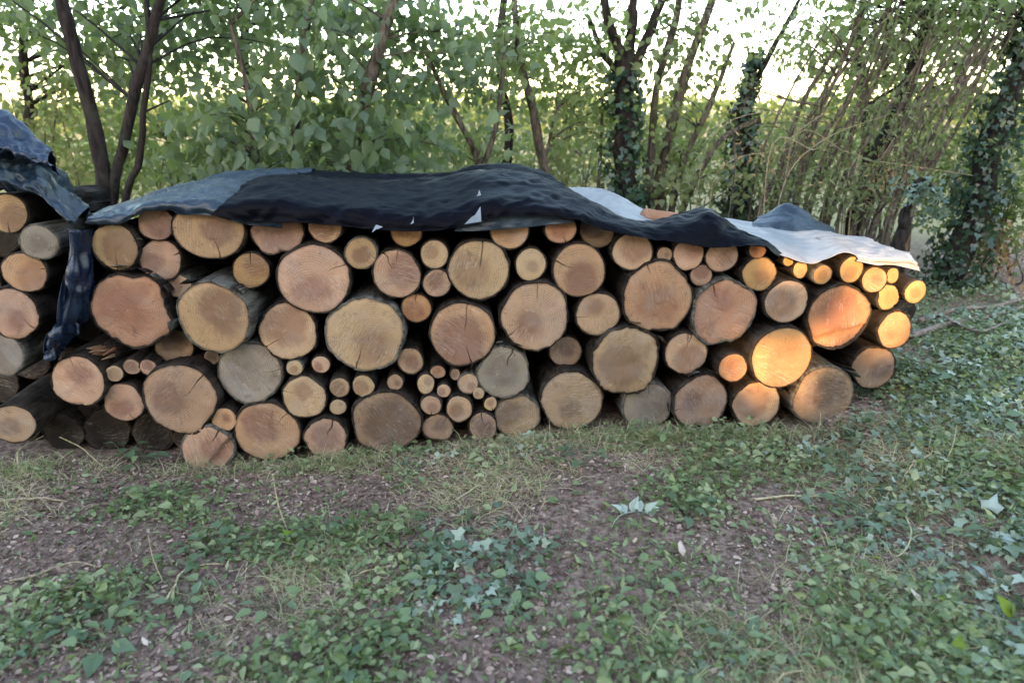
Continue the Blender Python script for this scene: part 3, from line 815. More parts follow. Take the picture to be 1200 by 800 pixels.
rows_q = []
for fx, fy, bx, by in [(878,268,888,257),(900,270,903,250),(920,272,920,240),(942,273,940,246),(962,274,958,260),(978,277,975,270)]:
    f_ = at(fx, fy, .60); b_ = at(bx, by, .82)
    rows_q.append([tuple(f_), tuple(.5*f_+.5*b_+np.array([0, 0, .01])), tuple(b_), (b_[0], .98, b_[2]-.08), (b_[0], 1.1, b_[2]-.3)])
sheet('tarp', 'grey blue tarp corner peaked up behind the white plastic sheet', rows_q, M['tarp_blue'], 50, 40, .01, .005, .008, 41.)

# crumpled clear wrap under the white sheet's tip
rows_c = []
for fx, fy, bx, by in [(1004,306,1004,302),(1025,311,1025,303),(1045,310,1045,304),(1062,314,1060,303),(1078,318,1072,306)]:
    f_ = at(fx, fy, -.075); b_ = at(bx, by, -.06)
    rows_c.append([tuple(f_), tuple(.5*f_+.5*b_), tuple(b_), (b_[0], .1, b_[2]+.02), (b_[0], .4, b_[2]+.03)])
sheet('plastic_wrap', 'crumpled grey plastic film hanging under the white sheet tip at the right', rows_c, M['sheet_pale'], 60, 40, .010, .008, .004, 51., 'plastic sheet')

# tarp of the left edge pile
rows_l = []
for hx, hy, sx, sy, cx, cy in [(-62,209,-62,176,-62,140),(-20,209,-20,185,-20,160),(8,214,6,192,8,172),(28,221,30,200,34,182),(46,229,49,210,56,197),(60,240,62,228,70,219),(74,254,76,242,84,233),(88,264,90,258,101,248)]:
    c = at(cx, cy, .26); h = at(hx, hy, -.10); s_ = at(sx, sy, -.02)
    rows_l.append([tuple(h), tuple(.5*h+.5*s_ + np.array([0, -.03, 0])), tuple(s_), tuple(c), (c[0]-.12, .6, c[2]-.14), (c[0]-.25, .95, c[2]-.40)])
sheet('tarp', 'crumpled weathered blue tarp sagging over the left edge pile, lower layer', rows_l, M['tarp_blue'], 110, 70, .034, .013, .006, 61., fold=(10, 12))
rows_l = []
for hx, hy, cx, cy in [(-62,168,-60,90),(-20,172,-18,120),(5,172,6,134),(22,180,24,148),(40,188,42,167),(57,190,58,184)]:
    c = at(cx, cy, .10); h = at(hx, hy, -.14)
    rows_l.append([tuple(h + np.array([0, .05, -.012])), tuple(h), tuple(.5*h+.5*c+np.array([0, -.01, .01])), tuple(c), (c[0]-.14, .4, c[2]-.16), (c[0]-.2, .5, c[2]-.3)])
sheet('tarp', 'stiff dark blue tarp flap jutting out at the top of the left edge pile', rows_l, M['tarp_deep'], 70, 50, .016, .010, .006, 66., fold=(12, 8))

rows_h = []
for lx, rx, y in [(86,106,268),(84,108,296),(76,110,322),(68,112,348),(64,100,378),(56,82,394),(56,72,408),(60,66,418)]:
    a = at(lx, y, -.075); b_ = at(rx, y, .02); mid = .5*(a+b_) + np.array([0, -.06, 0])
    rows_h.append([tuple(a), tuple(.5*a+.5*mid+np.array([0, .02, 0])), tuple(mid), tuple(.5*b_+.5*mid+np.array([0, .03, 0])), tuple(b_)])
sheet('tarp', 'deep blue tarp end hanging crumpled in the gap between the two piles', rows_h, M['tarp_deep'], 90, 60, .034, .014, 0, 71., clampy=9, fold=(16, 7))

# ------------------------------------------------------------------ trees, shrubs
def ell(px, py, Y, rx, ry, rd, n):
    s = pxm(Y); return (np.array(at(px, py, Y)), np.array([rx*s, rd, ry*s]), n)

def crown_arrays(ells, per, size, droop=.5, spread=.13, flat=.8):
    P, D, N, S, centres = [], [], [], [], []
    for c, rad, n in ells:
        d = unit(RNG.normal(size=(n, 3))); q = RNG.random(n)**.45
        cc = c + d*rad*q[:, None]
        centres.append(cc)
        ax = unit(d*np.array([1, 1, .3]) + RNG.normal(size=(n, 3))*.5 + np.array([0, 0, -.15]))
        for k in range(per):
            t = RNG.uniform(-1, 1, n)[:, None]
            p = cc + ax*t*spread*1.7 + RNG.normal(size=(n, 3))*spread*.55
            P.append(p)
            D.append(unit(ax*.4 + RNG.normal(size=(n, 3))*.75 + np.array([0, 0, -droop])))
            N.append(unit(RNG.normal(size=(n, 3))*(1-flat*.5) + np.array([0, -.45, flat])))
            S.append(size*RNG.uniform(.55, 1.25, n))
    return np.concatenate(P), np.concatenate(D), np.concatenate(N), np.concatenate(S), np.concatenate(centres)

def crown(parent, name, ells, m, per=9, size=.09, tpl=LEAF_BROAD, droop=.5, spread=.13, flat=.8, tint=(.0, 1.0)):
    P, D, N, S, cen = crown_arrays(ells, per, size, droop, spread, flat)
    k = P[:, 2] > ground_z(P[:, 0], P[:, 1]) + .02
    P, D, N, S = P[k], D[k], N[k], S[k]
    V, F, idx = scatter(P, D, N, S, tpl)
    lo, hi = tint
    base = .5 + .5*fbm(P[:, 0]*1.1, P[:, 1]*1.1, P[:, 2]*1.1, 2)
    t = np.clip(lo + (hi-lo)*(.55*RNG.random(len(P))**1.6 + .45*base), 0, 1)
    obj(name, V, F, m, parent, {'tint': t[idx]}, smooth=False)['kind'] = 'stuff'
    return cen

def stem(parent, pts, rpx, m, Y=None, name='trunk', n=9, res=22, dY=0.0, rough=.22):
    if Y is not None:
        ys = np.linspace(Y, Y+dY, len(pts)); P = np.array([at(x, y, yy) for (x, y), yy in zip(pts, ys)])
        rad = np.array(rpx)*pxm(Y)
    else: P, rad = np.array(pts), np.array(rpx)
    if P[0, 2] > 0: pass
    Q = resample(P, res); rr = np.interp(np.linspace(0, 1, res), np.linspace(0, 1, len(rad)), rad)
    Q = Q + .6*rr[:, None]*np.stack([fbm(np.arange(res)*.45 + rr[0]*999, k*7.) for k in range(3)], 1)
    V, F = tube(Q, rr, n, rough, random.random()*40)
    obj(name, V, F, m, parent)
    return Q

def to_ground(pts, Y):
    """Extend a stem drawn down to where the pile hides it, on to the ground at its own depth."""
    (x0, y0), (x1, y1) = pts[0], pts[1]
    p = at(x0, y0, Y); g = float(ground_z(p[0], Y)) - .05
    out = list(pts); k = 0
    while at(out[0][0], out[0][1], Y)[2] > g and k < 40:
        out.insert(0, (out[0][0] + (x0-x1)/max(1, abs(y1-y0))*12*.4, out[0][1] + 12)); k += 1
    keep = [out[0]] + list(pts)
    return keep

def limbs(parent, Q, cen, m, count, r0=.010, name='branches'):
    bag = Bag(); cen = cen[RNG.permutation(len(cen))[:count]]
    up = Q[len(Q)//3:]
    for c in cen:
        b = up[np.argmin(np.linalg.norm(up - c, axis=1) + .6*np.maximum(0, up[:, 2]-c[2]+.1))]
        L = np.linalg.norm(c-b)
        mid = .5*(b+c) + RNG.normal(size=3)*.07*L + np.array([0, 0, .10*L])
        rr = r0*min(1.4, .4 + L)
        V, F = tube(resample([b, mid, c], 7), np.linspace(rr, rr*.25, 7), 5, .15, random.random()*9, False)
        bag.add(V, F)
    if bag.n: bag.build(name, m, parent)['kind'] = 'stuff'

def tree(name, label, cat, Y, stems, bark, ells, lm, per=9, size=.09, tpl=LEAF_BROAD, nl=30, droop=.5, spread=.13, flat=.8, tint=(0, 1), group=None, dY=0., r0=.010, sname='trunk'):
    b = stems[0][0]
    base = at(to_ground(b, Y)[0][0], to_ground(b, Y)[0][1], Y)
    t = thing(name, label, cat, (0, 0, 0), group)
    Qs = [stem(t, to_ground(p, Y) if i == 0 or p[0][1] > 225 else p, [r[0]] + list(r) if (i == 0 or p[0][1] > 225) else r, bark, Y, sname, dY=dY) for i, (p, r) in enumerate(stems)]
    if ells:
        cen = crown(t, 'crown', ells, lm, per, size, tpl, droop, spread, flat, tint)
        limbs(t, np.concatenate(Qs), cen, bark, nl, r0)
    # the empty stands at the foot of the thing
    for ch in list(t.children): ch.location = -Vector(base)
    t.location = Vector(base)
    return t, Qs

def ivy_on(parent, Q, rad, n, m, size=.055, y0=0, y1=1., tint=(0, .8), tpl=LEAF_IVY):
    Q = Q[int(len(Q)*y0):max(int(len(Q)*y1), 2)]
    i = RNG.integers(0, len(Q)-1, n); f = RNG.random(n)[:, None]
    p = Q[i]*(1-f) + Q[i+1]*f
    d = unit(RNG.normal(size=(n, 3))*np.array([1, 1, .25]))
    rr = np.interp(i/len(Q), np.linspace(0, 1, len(rad)), rad)*RNG.uniform(.7, 1.25, n)*(1 + .35*vnoise(p[:, 0]*5, p[:, 1]*5, p[:, 2]*4))
    P = p + d*rr[:, None]
    V, F, idx = scatter(P, unit(RNG.normal(size=(n, 3))*.6 + np.array([0, 0, -1])), d + RNG.normal(size=(n, 3))*.35, size*RNG.uniform(.6, 1.3, n), tpl)
    o = obj('ivy', V, F, m, parent, attrs={'tint': np.clip(tint[0] + (tint[1]-tint[0])*RNG.random(n)**1.5, 0, 1)[idx]}, smooth=False)
    o.location = -parent.location; o['kind'] = 'stuff'
    return o

TP, TK = M['trunk_pale'], M['trunk']
# two-stemmed tree behind the left end
tree('broadleaf_tree', 'two-trunked dark tree rising behind the left end of the pile', 'tree', 1.9,
     [([(128,262),(121,215),(108,150),(92,75),(70,-20),(30,-160)], [9,8.5,8,7,6,4]),
      ([(126,262),(130,225),(141,178),(155,120),(172,60),(190,0),(220,-130)], [6.5,6.5,6,6,5.5,5,4]),
      ([(146,240),(163,192),(167,140),(176,60),(170,-20)], [4,4,3,3,2])], TK,
     [ell(60,20,2.8,120,60,.6,70), ell(215,60,2.8,90,80,.6,75), ell(150,-70,2.6,230,80,.9,70), ell(330,10,2.7,110,55,.6,60)], M['leaf_hazel'], 9, .085, nl=40, tint=(.0, .85), r0=.007)
# hazel with big leaves behind the blue tarp
hz, hq = tree('hazel_shrub', 'big-leaved hazel shrub hanging over the black tarp, left of centre', 'shrub', 2.1,
     [([(350,235),(346,170),(352,90),(365,0),(380,-60)], [5,5,4,4,3]), ([(412,235),(414,175),(432,100),(462,10),(485,-50)], [8,8,7,6,4]), ([(300,235),(298,170),(290,100),(270,30)], [4,4,3,2])], TP,
     [ell(310,160,2.0,95,60,.35,40), ell(405,120,2.1,95,85,.4,40), ell(480,170,2.1,60,40,.3,16), ell(480,50,2.2,80,70,.4,26), ell(255,165,2.2,45,45,.3,12), ell(370,20,2.2,120,50,.4,24)], M['leaf_hazel'], 12, .088, nl=70, droop=1.0, flat=.35, tint=(.1, .8), spread=.12)
# front leaves of the hazel, each one its own leaf
lv = mesh_of('leaf', LEAF_BROAD[0]*np.array([1.05, 1, 1]), LEAF_BROAD[1], {'tint': np.full(9, .42)}); lv.materials.append(M['leaf_hazel'])
lv2 = mesh_of('leaf', LEAF_BROAD[0]*np.array([1.15, 1, 1.4]), LEAF_BROAD[1], {'tint': np.full(9, .62)}); lv2.materials.append(M['leaf_hazel'])
for k in range(95):
    px, py = random.gauss(345, 75), random.gauss(150, 38)
    if py > 205 or py < 40 or px < 235: continue
    o = link(bpy.data.objects.new('leaf', random.choice((lv, lv2))), hz)
    o.location = Vector(at(px, py, random.uniform(1.62, 1.8))) - hz.location
    o.rotation_euler = (R(random.uniform(-115, -60)), R(random.uniform(-35, 35)), R(random.uniform(-60, 60)))
    s = random.uniform(.07, .15); o.scale = (s, s, s)

tree('sapling', 'slender V-forked sapling behind the crest of the black tarp', 'sapling', 2.3,
     [([(563,235),(563,198),(545,155),(518,103),(495,55)], [4,4,3.5,3,2]), ([(563,205),(578,160),(587,110),(592,60)], [3,3,2.5,2])], TP,
     [ell(560,170,2.4,60,30,.3,16), ell(540,75,2.4,70,60,.3,44)], M['leaf_hazel'], 8, .078, nl=14, tint=(.3, .9), sname='stem')
tree('sapling', 'thin leaning sapling right of the V-forked one, with leaves near the top', 'sapling', 2.7,
     [([(645,245),(640,205),(625,140),(608,60),(600,-20)], [5,5,5,4,3]), ([(628,230),(640,180),(652,130)], [2.5,2,1.5])], TP,
     [ell(610,60,2.7,80,55,.4,52), ell(660,120,2.8,60,60,.4,40)], M['leaf_mid'], 9, .07, nl=20, tint=(.2, 1), sname='stem')
t, q = tree('ivy_clad_tree', 'ivy-clad trunk with fanning bare limbs behind the pale sheet', 'tree', 2.7,
     [([(738,250),(734,215),(733,150),(735,80)], [14,13,12,11]), ([(735,90),(718,40),(700,-30)], [7,5,4]), ([(735,85),(742,20),(744,-40)], [6,5,4]), ([(737,90),(765,30),(790,-40)], [6,5,4]), ([(733,100),(705,60),(690,20)],[4,3,2])], TK,
     [ell(690,70,2.8,60,55,.4,34), ell(770,20,2.8,80,50,.4,30), ell(720,140,2.8,60,40,.4,22)], M['leaf_mid'], 9, .062, nl=18, tint=(.2, 1))
ivy_on(t, q[0], np.array([22,22,20,16])*pxm(2.7), 1100, M['leaf_ivy'], .06, 0, 1)
t, q = tree('hazel_coppice', 'multi-stemmed brown coppice between the two ivy-clad trunks', 'shrub', 2.9,
     [([(772,262),(776,205),(790,130),(815,55),(842,-20)], [7,6,6,5,4]), ([(764,262),(762,190),(768,110),(790,30),(800,-30)], [5,5,4,4,3]), ([(785,262),(800,190),(838,110),(860,50)], [4,4,3,2]), ([(700,250),(703,190),(706,130)],[2.5,2,1.5]), ([(795,265),(815,210),(845,165),(890,140)],[4,4,3,3])], TP,
     [ell(800,110,2.9,60,70,.4,46), ell(850,40,2.9,60,40,.4,14), ell(820,215,2.6,60,25,.3,22), ell(790,200,2.7,30,35,.3,16)], M['leaf_willow'], 8, .07, nl=30, tint=(.1, 1), sname='stem')
t, q = tree('ivy_clad_stump', 'dark tapering ivy-wrapped dead trunk behind the right hump of the tarp', 'tree', 3.0,
     [([(866,262),(868,210),(872,130),(888,62)], [12,12,9,3]), ([(872,120),(905,60),(940,-5)], [3,3,2])], TK, None, None)
ivy_on(t, q[0], np.array([20,22,20,13,4])*pxm(3.0), 900, M['leaf_ivy'], .06)

def lean(label, Y, base, n, x0, x1, dx, rp, ells, lm, size, tint, tpl=LEAF_NARROW, per=10, nl=40):
    st = []
    for k in range(n):
        f = k/max(1, n-1); bx = x0 + (x1-x0)*f + random.uniform(-8, 8); l = dx*random.uniform(.75, 1.25)
        r0 = rp*random.uniform(.55, 1.3)
        st.append(([(bx, base), (bx+l*.18+random.uniform(-8, 8), base-70), (bx+l*.5+random.uniform(-12, 12), base-150), (bx+l, base-random.uniform(230, 300))], [r0, r0*.9, r0*.75, r0*.5]))
    return tree('leaning_coppice', label, 'shrub', Y, st, TP if n % 2 else TK, ells, lm, per, size, tpl, nl=nl, tint=tint, sname='stem', flat=.5)
lean('thicket of thin stems leaning right, behind the grey blue tarp corner', 2.7, 262, 15, 885, 975, 115, 2.6,
     [ell(950,170,2.7,70,60,.4,75), ell(1000,50,2.7,90,60,.4,60), ell(930,225,2.4,50,30,.3,40), ell(900,60,2.8,60,60,.4,26)], M['leaf_willow'], .066, (.1, 1))
lean('thicket of long stems leaning steeply right, above the white sheet', 2.4, 285, 17, 985, 1065, 130, 2.7,
     [ell(1060,150,2.4,80,70,.4,90), ell(1110,30,2.5,110,50,.5,85), ell(1010,225,2.2,50,35,.3,45)], M['leaf_willow'], .066, (.1, 1))
tree('leaning_tree', 'dark trunk leaning right through the thicket at upper right', 'tree', 2.9,
     [([(1000,275),(1015,215),(1050,135),(1080,55),(1100,-30)], [10,10,9,8,7])], TK, [ell(1070,0,2.9,140,40,.6,60)], M['leaf_mid'], 9, .075, nl=40, tint=(.1, .9))
t, q = tree('ivy_clad_tree', 'dark ivy-smothered tree leaning at the right edge', 'tree', 2.4,
     [([(1100,352),(1128,290),(1158,195),(1192,95),(1235,-20)], [15,15,14,12,10])], TK, [ell(1190,5,2.5,110,50,.5,40)], M['leaf_mid'], 8, .09, nl=30, tint=(0, .6))
ivy_on(t, q[0], np.array([28,28,26,24,20])*pxm(2.4), 2600, M['leaf_ivy'], .055, 0, 1, (0, .45))
t, q = tree('ivy_stump', 'brown stump with an arch of grey green ivy beside the sheet tip', 'stump', 1.7,
     [([(1052,300),(1060,262),(1064,238)], [8,7,4]), ([(1066,225),(1082,212),(1100,232)],[4,3,2])], TK, [ell(1072,222,1.7,36,16,.15,16), ell(1094,255,1.7,14,30,.12,9)], M['leaf_greygreen'], 8, .05, LEAF_IVY, nl=10, spread=.06)

def shrub(label, Y, ells, lm, size=.07, per=9, tint=(0, 1), tpl=LEAF_BROAD, n=6, name='shrub', flat=.6):
    c, rad, _ = ells[0]
    st = []; g = float(ground_z(c[0], c[1]))
    t = thing(name, label, 'shrub', (0, 0, 0))
    Qs = []
    for k in range(n):
        tip = c + rad*RNG.uniform(-.7, .7, 3); b = np.array([c[0] + RNG.normal()*.12, c[1]+RNG.normal()*.1, g-.04])
        Qs.append(stem(t, [b, .5*b+.5*tip + RNG.normal(size=3)*.08, tip], [.014, .010, .004], TP, None, 'stem', 6, 10))
    cen = crown(t, 'crown', ells, lm, per, size, tpl, .4, .14, flat, tint)
    limbs(t, np.concatenate(Qs), cen, TP, 25, .006)
    b = Vector((c[0], c[1], g))
    for ch in t.children: ch.location = -b
    t.location = b
    return t
LY, LM = M['leaf_yellow'], M['leaf_mid']
shrub('yellow green shrub behind the left trunk, above the left edge tarp', 4.4, [ell(40,150,4.4,75,75,.5,85), ell(60,235,4.2,70,50,.5,60)], LY, .07)
shrub('green bush showing between the two trunks at left', 5.2, [ell(175,190,5.2,80,60,.6,70), ell(150,110,5.4,80,50,.6,45)], LM, .08, tint=(.3, 1))
shrub('dark low bush under the hazel behind the blue tarp', 3.2, [ell(240,205,3.2,60,35,.4,50)], M['leaf_hazel'], .09, tint=(0, .5))
shrub('shadowed leafy bush filling in behind the hazel stems', 3.4, [ell(385,190,3.4,100,50,.4,110), ell(450,150,3.5,60,60,.4,50)], M['leaf_hazel'], .10, tint=(0, .6))
shrub('light green bush beyond the V-forked sapling', 6.0, [ell(520,170,6.0,60,40,.7,45)], LY, .08, tint=(.0, .8))
shrub('bright yellow green bush between the sapling and the ivy-clad trunk', 4.6, [ell(660,195,4.6,55,45,.6,60), ell(690,140,4.8,50,40,.6,28)], LY, .075)
shrub('grey green scrubby bush beside the coppice behind the pale sheet', 3.4, [ell(815,205,3.4,60,50,.4,60), ell(845,150,3.6,40,40,.4,24)], M['leaf_willow'], .06, tint=(.2, 1), tpl=LEAF_NARROW)
shrub('green bush behind the dead trunk and thin stems', 3.8, [ell(910,190,3.8,70,60,.5,90), ell(880,240,3.4,60,30,.4,40)], LM, .07, tint=(.2, 1), tpl=LEAF_NARROW)
shrub('olive bush deep in the right thicket', 4.0, [ell(1010,170,4.0,90,80,.5,110), ell(1060,230,3.6,60,40,.4,50)], M['leaf_willow'], .075, tpl=LEAF_NARROW)
shrub('dark green bush at the far right below the leaning ivy tree', 2.9, [ell(1165,255,2.9,55,62,.4,100), ell(1120,200,3.2,60,60,.4,60)], LM, .065, tint=(0, .8))
shrub('sunny yellow green bush at the right edge behind the ivy tree', 3.9, [ell(1170,170,3.9,70,70,.5,70)], LY, .075, tint=(0, .9))
shrub('withered orange brown bracken at the right edge', 2.35, [ell(1172,300,2.35,28,38,.2,22)], M['leaf_dry'], .075, tpl=LEAF_NARROW, name='bracken')
shrub('broad grey green bush far behind the left trunks', 5.6, [ell(110,175,5.6,90,50,.6,75)], LM, .085, tint=(.3, 1))
shrub('grey green bush far behind the hazel', 5.8, [ell(290,165,5.8,110,50,.6,85)], LM, .085, tint=(.2, 1))
shrub('pale bush far behind the V-forked sapling', 5.4, [ell(560,175,5.4,80,45,.6,75)], M['leaf_willow'], .08, tint=(.3, 1))
shrub('grey green bush far behind the brown coppice', 5.2, [ell(765,175,5.2,80,42,.6,75)], LM, .08, tint=(.3, 1))
shrub('olive bush far behind the dead ivy trunk', 5.0, [ell(900,175,5.0,80,40,.6,70)], M['leaf_willow'], .08)
shrub('green bush far behind the leaning stems at right', 4.8, [ell(1040,130,4.8,90,60,.6,90)], LM, .08, tint=(.3, 1))
def back_tree(label, px, Y, ells, lm, tint):
    tree('background_tree', label, 'tree', Y, [([(px, 235), (px+6, 150), (px-4, 60), (px+10, -60)], [6, 5, 4.5, 3])], TK, ells, lm, 10, .085, nl=34, tint=tint)
back_tree('slim background tree with its crown over the left corner', 30, 4.4, [ell(50,40,4.4,110,70,.7,70), ell(120,100,4.4,70,40,.6,22)], LM, (.2, 1))
back_tree('slim background tree behind the hazel crown', 290, 4.6, [ell(280,60,4.6,130,80,.7,88), ell(400,40,4.6,90,60,.7,42)], M['leaf_hazel'], (.3, 1))
back_tree('slim background tree left of the ivy-clad trunk, with a light crown', 590, 4.8, [ell(590,80,4.8,110,60,.7,75), ell(680,30,4.8,60,40,.6,18)], LM, (.3, 1))
back_tree('slim background tree among the leaning stems', 1010, 4.4, [ell(1020,50,4.4,110,50,.7,90), ell(1150,60,4.4,80,80,.7,80)], M['leaf_willow'], (.2, 1))

# dry tan vines tangled through the thicket
def vines(label, x0, x1, y0, y1, Y, n):
    t = thing('dry_vines', label, 'vine', (0, 0, 0))
    base = at(.5*(x0+x1), y1, Y); base[2] = float(ground_z(base[0], Y))
    for k in range(n):
        bx, yy = random.uniform(x0, x1), Y + random.uniform(-.25, .25)
        g = at(bx, y1, yy); g[2] = float(ground_z(g[0], yy)) - .03
        m1 = at(bx + random.uniform(-10, 40), random.uniform(y0+40, y1-30), yy); m2 = at(bx + random.uniform(10, 90), random.uniform(y0, y0+60), yy); e = at(bx + random.uniform(40, 150), random.uniform(y0, y1-40), yy-.1)
        V, F = tube(resample([g, m1, m2, e], 18), np.linspace(.006, .002, 18)*random.uniform(.6, 1.4), 5, .2, k)
        obj('stem', V, F, M['twig' if k % 3 else 'trunk_pale'], t)
    crown(t, 'withered_leaves', [ell(.5*(x0+x1)+30, y0+60, Y, .5*(x1-x0), 45, .25, 26)], M['leaf_dry'], 7, .045, LEAF_NARROW, tint=(.4, 1))
    for ch in t.children: ch.location = -Vector(base)
    t.location = Vector(base)
vines('tangle of dry tan vines through the thicket behind the sheets', 815, 930, 120, 262, 2.3, 9)
vines('dry tan stalks and vines behind the white sheet, right of the tarp corner', 950, 1060, 150, 275, 2.3, 5)

# far hedge and wood across the field
def mass(name, label, m, n, box, size, seed, hfun, tint=(0, 1)):
    x = RNG.uniform(box[0], box[1], n); y = RNG.uniform(box[2], box[3], n); h = hfun(x)
    z = ground_z(x, y) + h*RNG.random(n)**.7
    P = np.stack([x, y, z], 1)
    V, F, idx = scatter(P, RNG.normal(size=(n, 3)), RNG.normal(size=(n, 3)) + np.array([0, -.5, .6]), size*RNG.uniform(.6, 1.4, n), LEAF_BROAD)
    t = np.clip(tint[0] + (tint[1]-tint[0])*(.5*RNG.random(n) + .5*(.5+.5*vnoise(x*.5, z*.7, seed))), 0, 1)
    return tag(obj(name, V, F, m, None, {'tint': t[idx]}, smooth=False), label, 'hedge', kind='stuff')
mass('far_hedge', 'pale green hedge across the field behind the trees', M['leaf_willow'], 16000, (-16, 20, 13, 15.5), .11, 3., lambda x: .7 + .8*(.5+.5*fbm(x*.35, 2.2, 0, 3)))
mass('far_wood', 'distant line of trees beyond the field', LM, 9000, (-60, 70, 55, 62), .55, 5., lambda x: 1.5 + 2.2*(.5+.5*fbm(x*.1, 7.2, 0, 3)))

# ------------------------------------------------------------------ hedgerow behind the photographer: it shades the place, a gap lets the sun through
BLOBS = [(1.74, .31, .25), (1.46, .31, .17), (2.02, .54, .28), (2.12, .80, .18), (2.36, .72, .20), (2.28, .52, .18), (1.60, .79, .17), (1.9, .98, .16), (2.3, .95, .28),
         (1.15, 1.12, .14), (3.3, 1.0, .2), (2.5, .1, .12), (3.2, .25, .16)]
def hedgerow():
    n = 90000
    x = RNG.uniform(-16, 14, n); y = RNG.uniform(-18.2, -16, n); z = RNG.random(n)*(8.6 + .8*vnoise(x*.6, 3.3))
    ts = np.array(TO_SUN); s = (0 - y)/ts[1]                       # slide along the sunbeam to the face of the pile
    fx, fz = x + ts[0]*s, z + ts[2]*s
    keep = np.ones(n, bool)
    for bx, bz, br in BLOBS:
        keep &= np.hypot(fx-bx, fz-bz) > br*(1 + .25*vnoise(fx*6, fz*6, 2.)) + .06
    keep |= np.hypot(fx-1.75, fz-.64) < .115
    P = np.stack([x, y, z], 1)[keep]; n = len(P)
    V, F, idx = scatter(P, RNG.normal(size=(n, 3)), RNG.normal(size=(n, 3)) + np.array([0, 1.2, .2]), .24*RNG.uniform(.7, 1.3, n), LEAF_QUAD)
    return tag(obj('hedgerow', V, F, LM, None, {'tint': RNG.random(n)[idx]}, smooth=False), 'tall leafy hedgerow behind the photographer, shading the log pile', 'hedge', kind='stuff')
hedgerow()

# ------------------------------------------------------------------ ground cover (nobody could count it)
def outside_pile(x, y): return ~((x > -2.9) & (x < 2.22) & (y > np.where(x < -1.45, .08, .0)) & (y < 1.05))
def dens_green(x, y):
    return np.clip(.24 + .19*x + 2.0*fbm(x*2.1 + 4, y*2.4, 3., 4) + .02*np.exp(-((y+.28)/.22)**2) + .10*(y > .5), .03, 1)
def dens_ivy(x, y):
    return np.clip(-.10 + .22*x + .9*fbm(x*1.5 - 7, y*1.7, 8., 3) + .35*np.exp(-((x-2.6)/.6)**2 - ((y+.1)/.6)**2), .0, 1)
def dens_dry(x, y):
    return np.clip(.17 + 1.1*fbm(x*1.4 + 9, y*1.8 + 3, 5., 3) + .5*np.exp(-((x-2.35)/.45)**2 - ((y+.55)/.3)**2) + .35*np.exp(-((x-.25)/.35)**2 - ((y+.5)/.15)**2) + .08*np.exp(-((y+.22)/.15)**2), .0, 1)
def bare(x, y): return 1 - .85*np.exp(-((x-3.9)/1.1)**2 - ((y-1.75-.1*(x-3.9))/.45)**2)
def dens_litter(x, y): return np.clip(.72 - .18*x + .6*fbm(x*2.0, y*2.0, 15., 3), .12, 1)

def pick(n, dens, box=(-3.2, 4.6, -2.3, 2.4), near=True):
    xs, ys = [], []; c = 0
    while c < n:
        x = RNG.uniform(box[0], box[1], n*2)
        y = box[2] + (box[3]-box[2])*RNG.random(n*2)**(1.5 if near else 1.0)
        k = (RNG.random(n*2) < dens(x, y)*bare(x, y)) & outside_pile(x, y)
        xs.append(x[k]); ys.append(y[k]); c += int(k.sum())
    return np.concatenate(xs)[:n], np.concatenate(ys)[:n]

def cover(name, label, cat, m, n, dens, size, hgt, tpl, up=1.0, tint=(0, 1), power=1.5, tfun=None, droop=.1):
    x, y = pick(n, dens)
    S = RNG.uniform(size[0], size[1], n)*(.7 + .6*RNG.random(n))
    P = np.stack([x, y, ground_z(x, y) + hgt[0] + (hgt[1]-hgt[0])*RNG.random(n)**1.6*np.clip(dens(x, y)*1.3, .2, 1)], 1)
    D = RNG.normal(size=(n, 3)); D[:, 2] = RNG.normal(size=n)*.25 - droop
    N = RNG.normal(size=(n, 3))*.62 + np.array([0, -.25, up])
    V, F, idx = scatter(P, D, N, S, tpl)
    t = tint[0] + (tint[1]-tint[0])*(.6*RNG.random(n)**power + .4*(.5+.5*fbm(x*2.5, y*2.5, 21., 2)))
    if tfun is not None: t = tfun(t, x, y)
    return tag(obj(name, V, F, m, None, {'tint': np.clip(t, 0, 1)[idx]}, smooth=False), label, cat, kind='stuff')

cover('leaf_litter', 'brown dead leaf litter strewn over the soil', 'leaf litter', M['litter'], 80000, dens_litter, (.006, .026), (.001, .014), LEAF_CURL, 1.0, (0, 1), 1.8)
SLIM = (LEAF_BROAD[0]*np.array([.85, 1, 1.3]), LEAF_BROAD[1])
cover('ground_weeds', 'small green weeds and clover covering the ground', 'ground cover', M['cover'], 40000, dens_green, (.010, .046), (.004, .085), SLIM, 1.0, (0, 1), 1.0)
cover('ground_herbs', 'narrow leaved green herbs growing through the weeds', 'ground cover', M['cover'], 20000, lambda x, y: np.clip(dens_green(x+.7, y-.4)*.9 + .05, 0, 1), (.015, .050), (.002, .06), LEAF_NARROW, .35, (.1, 1), 1.2, droop=-.35)
cover('ground_ivy', 'grey green ivy leaves creeping over the right side of the ground', 'ivy', M['cover_ivy'], 21000, dens_ivy, (.020, .056), (.006, .09), LEAF_IVY, 1.0, (0, 1), 1.1)

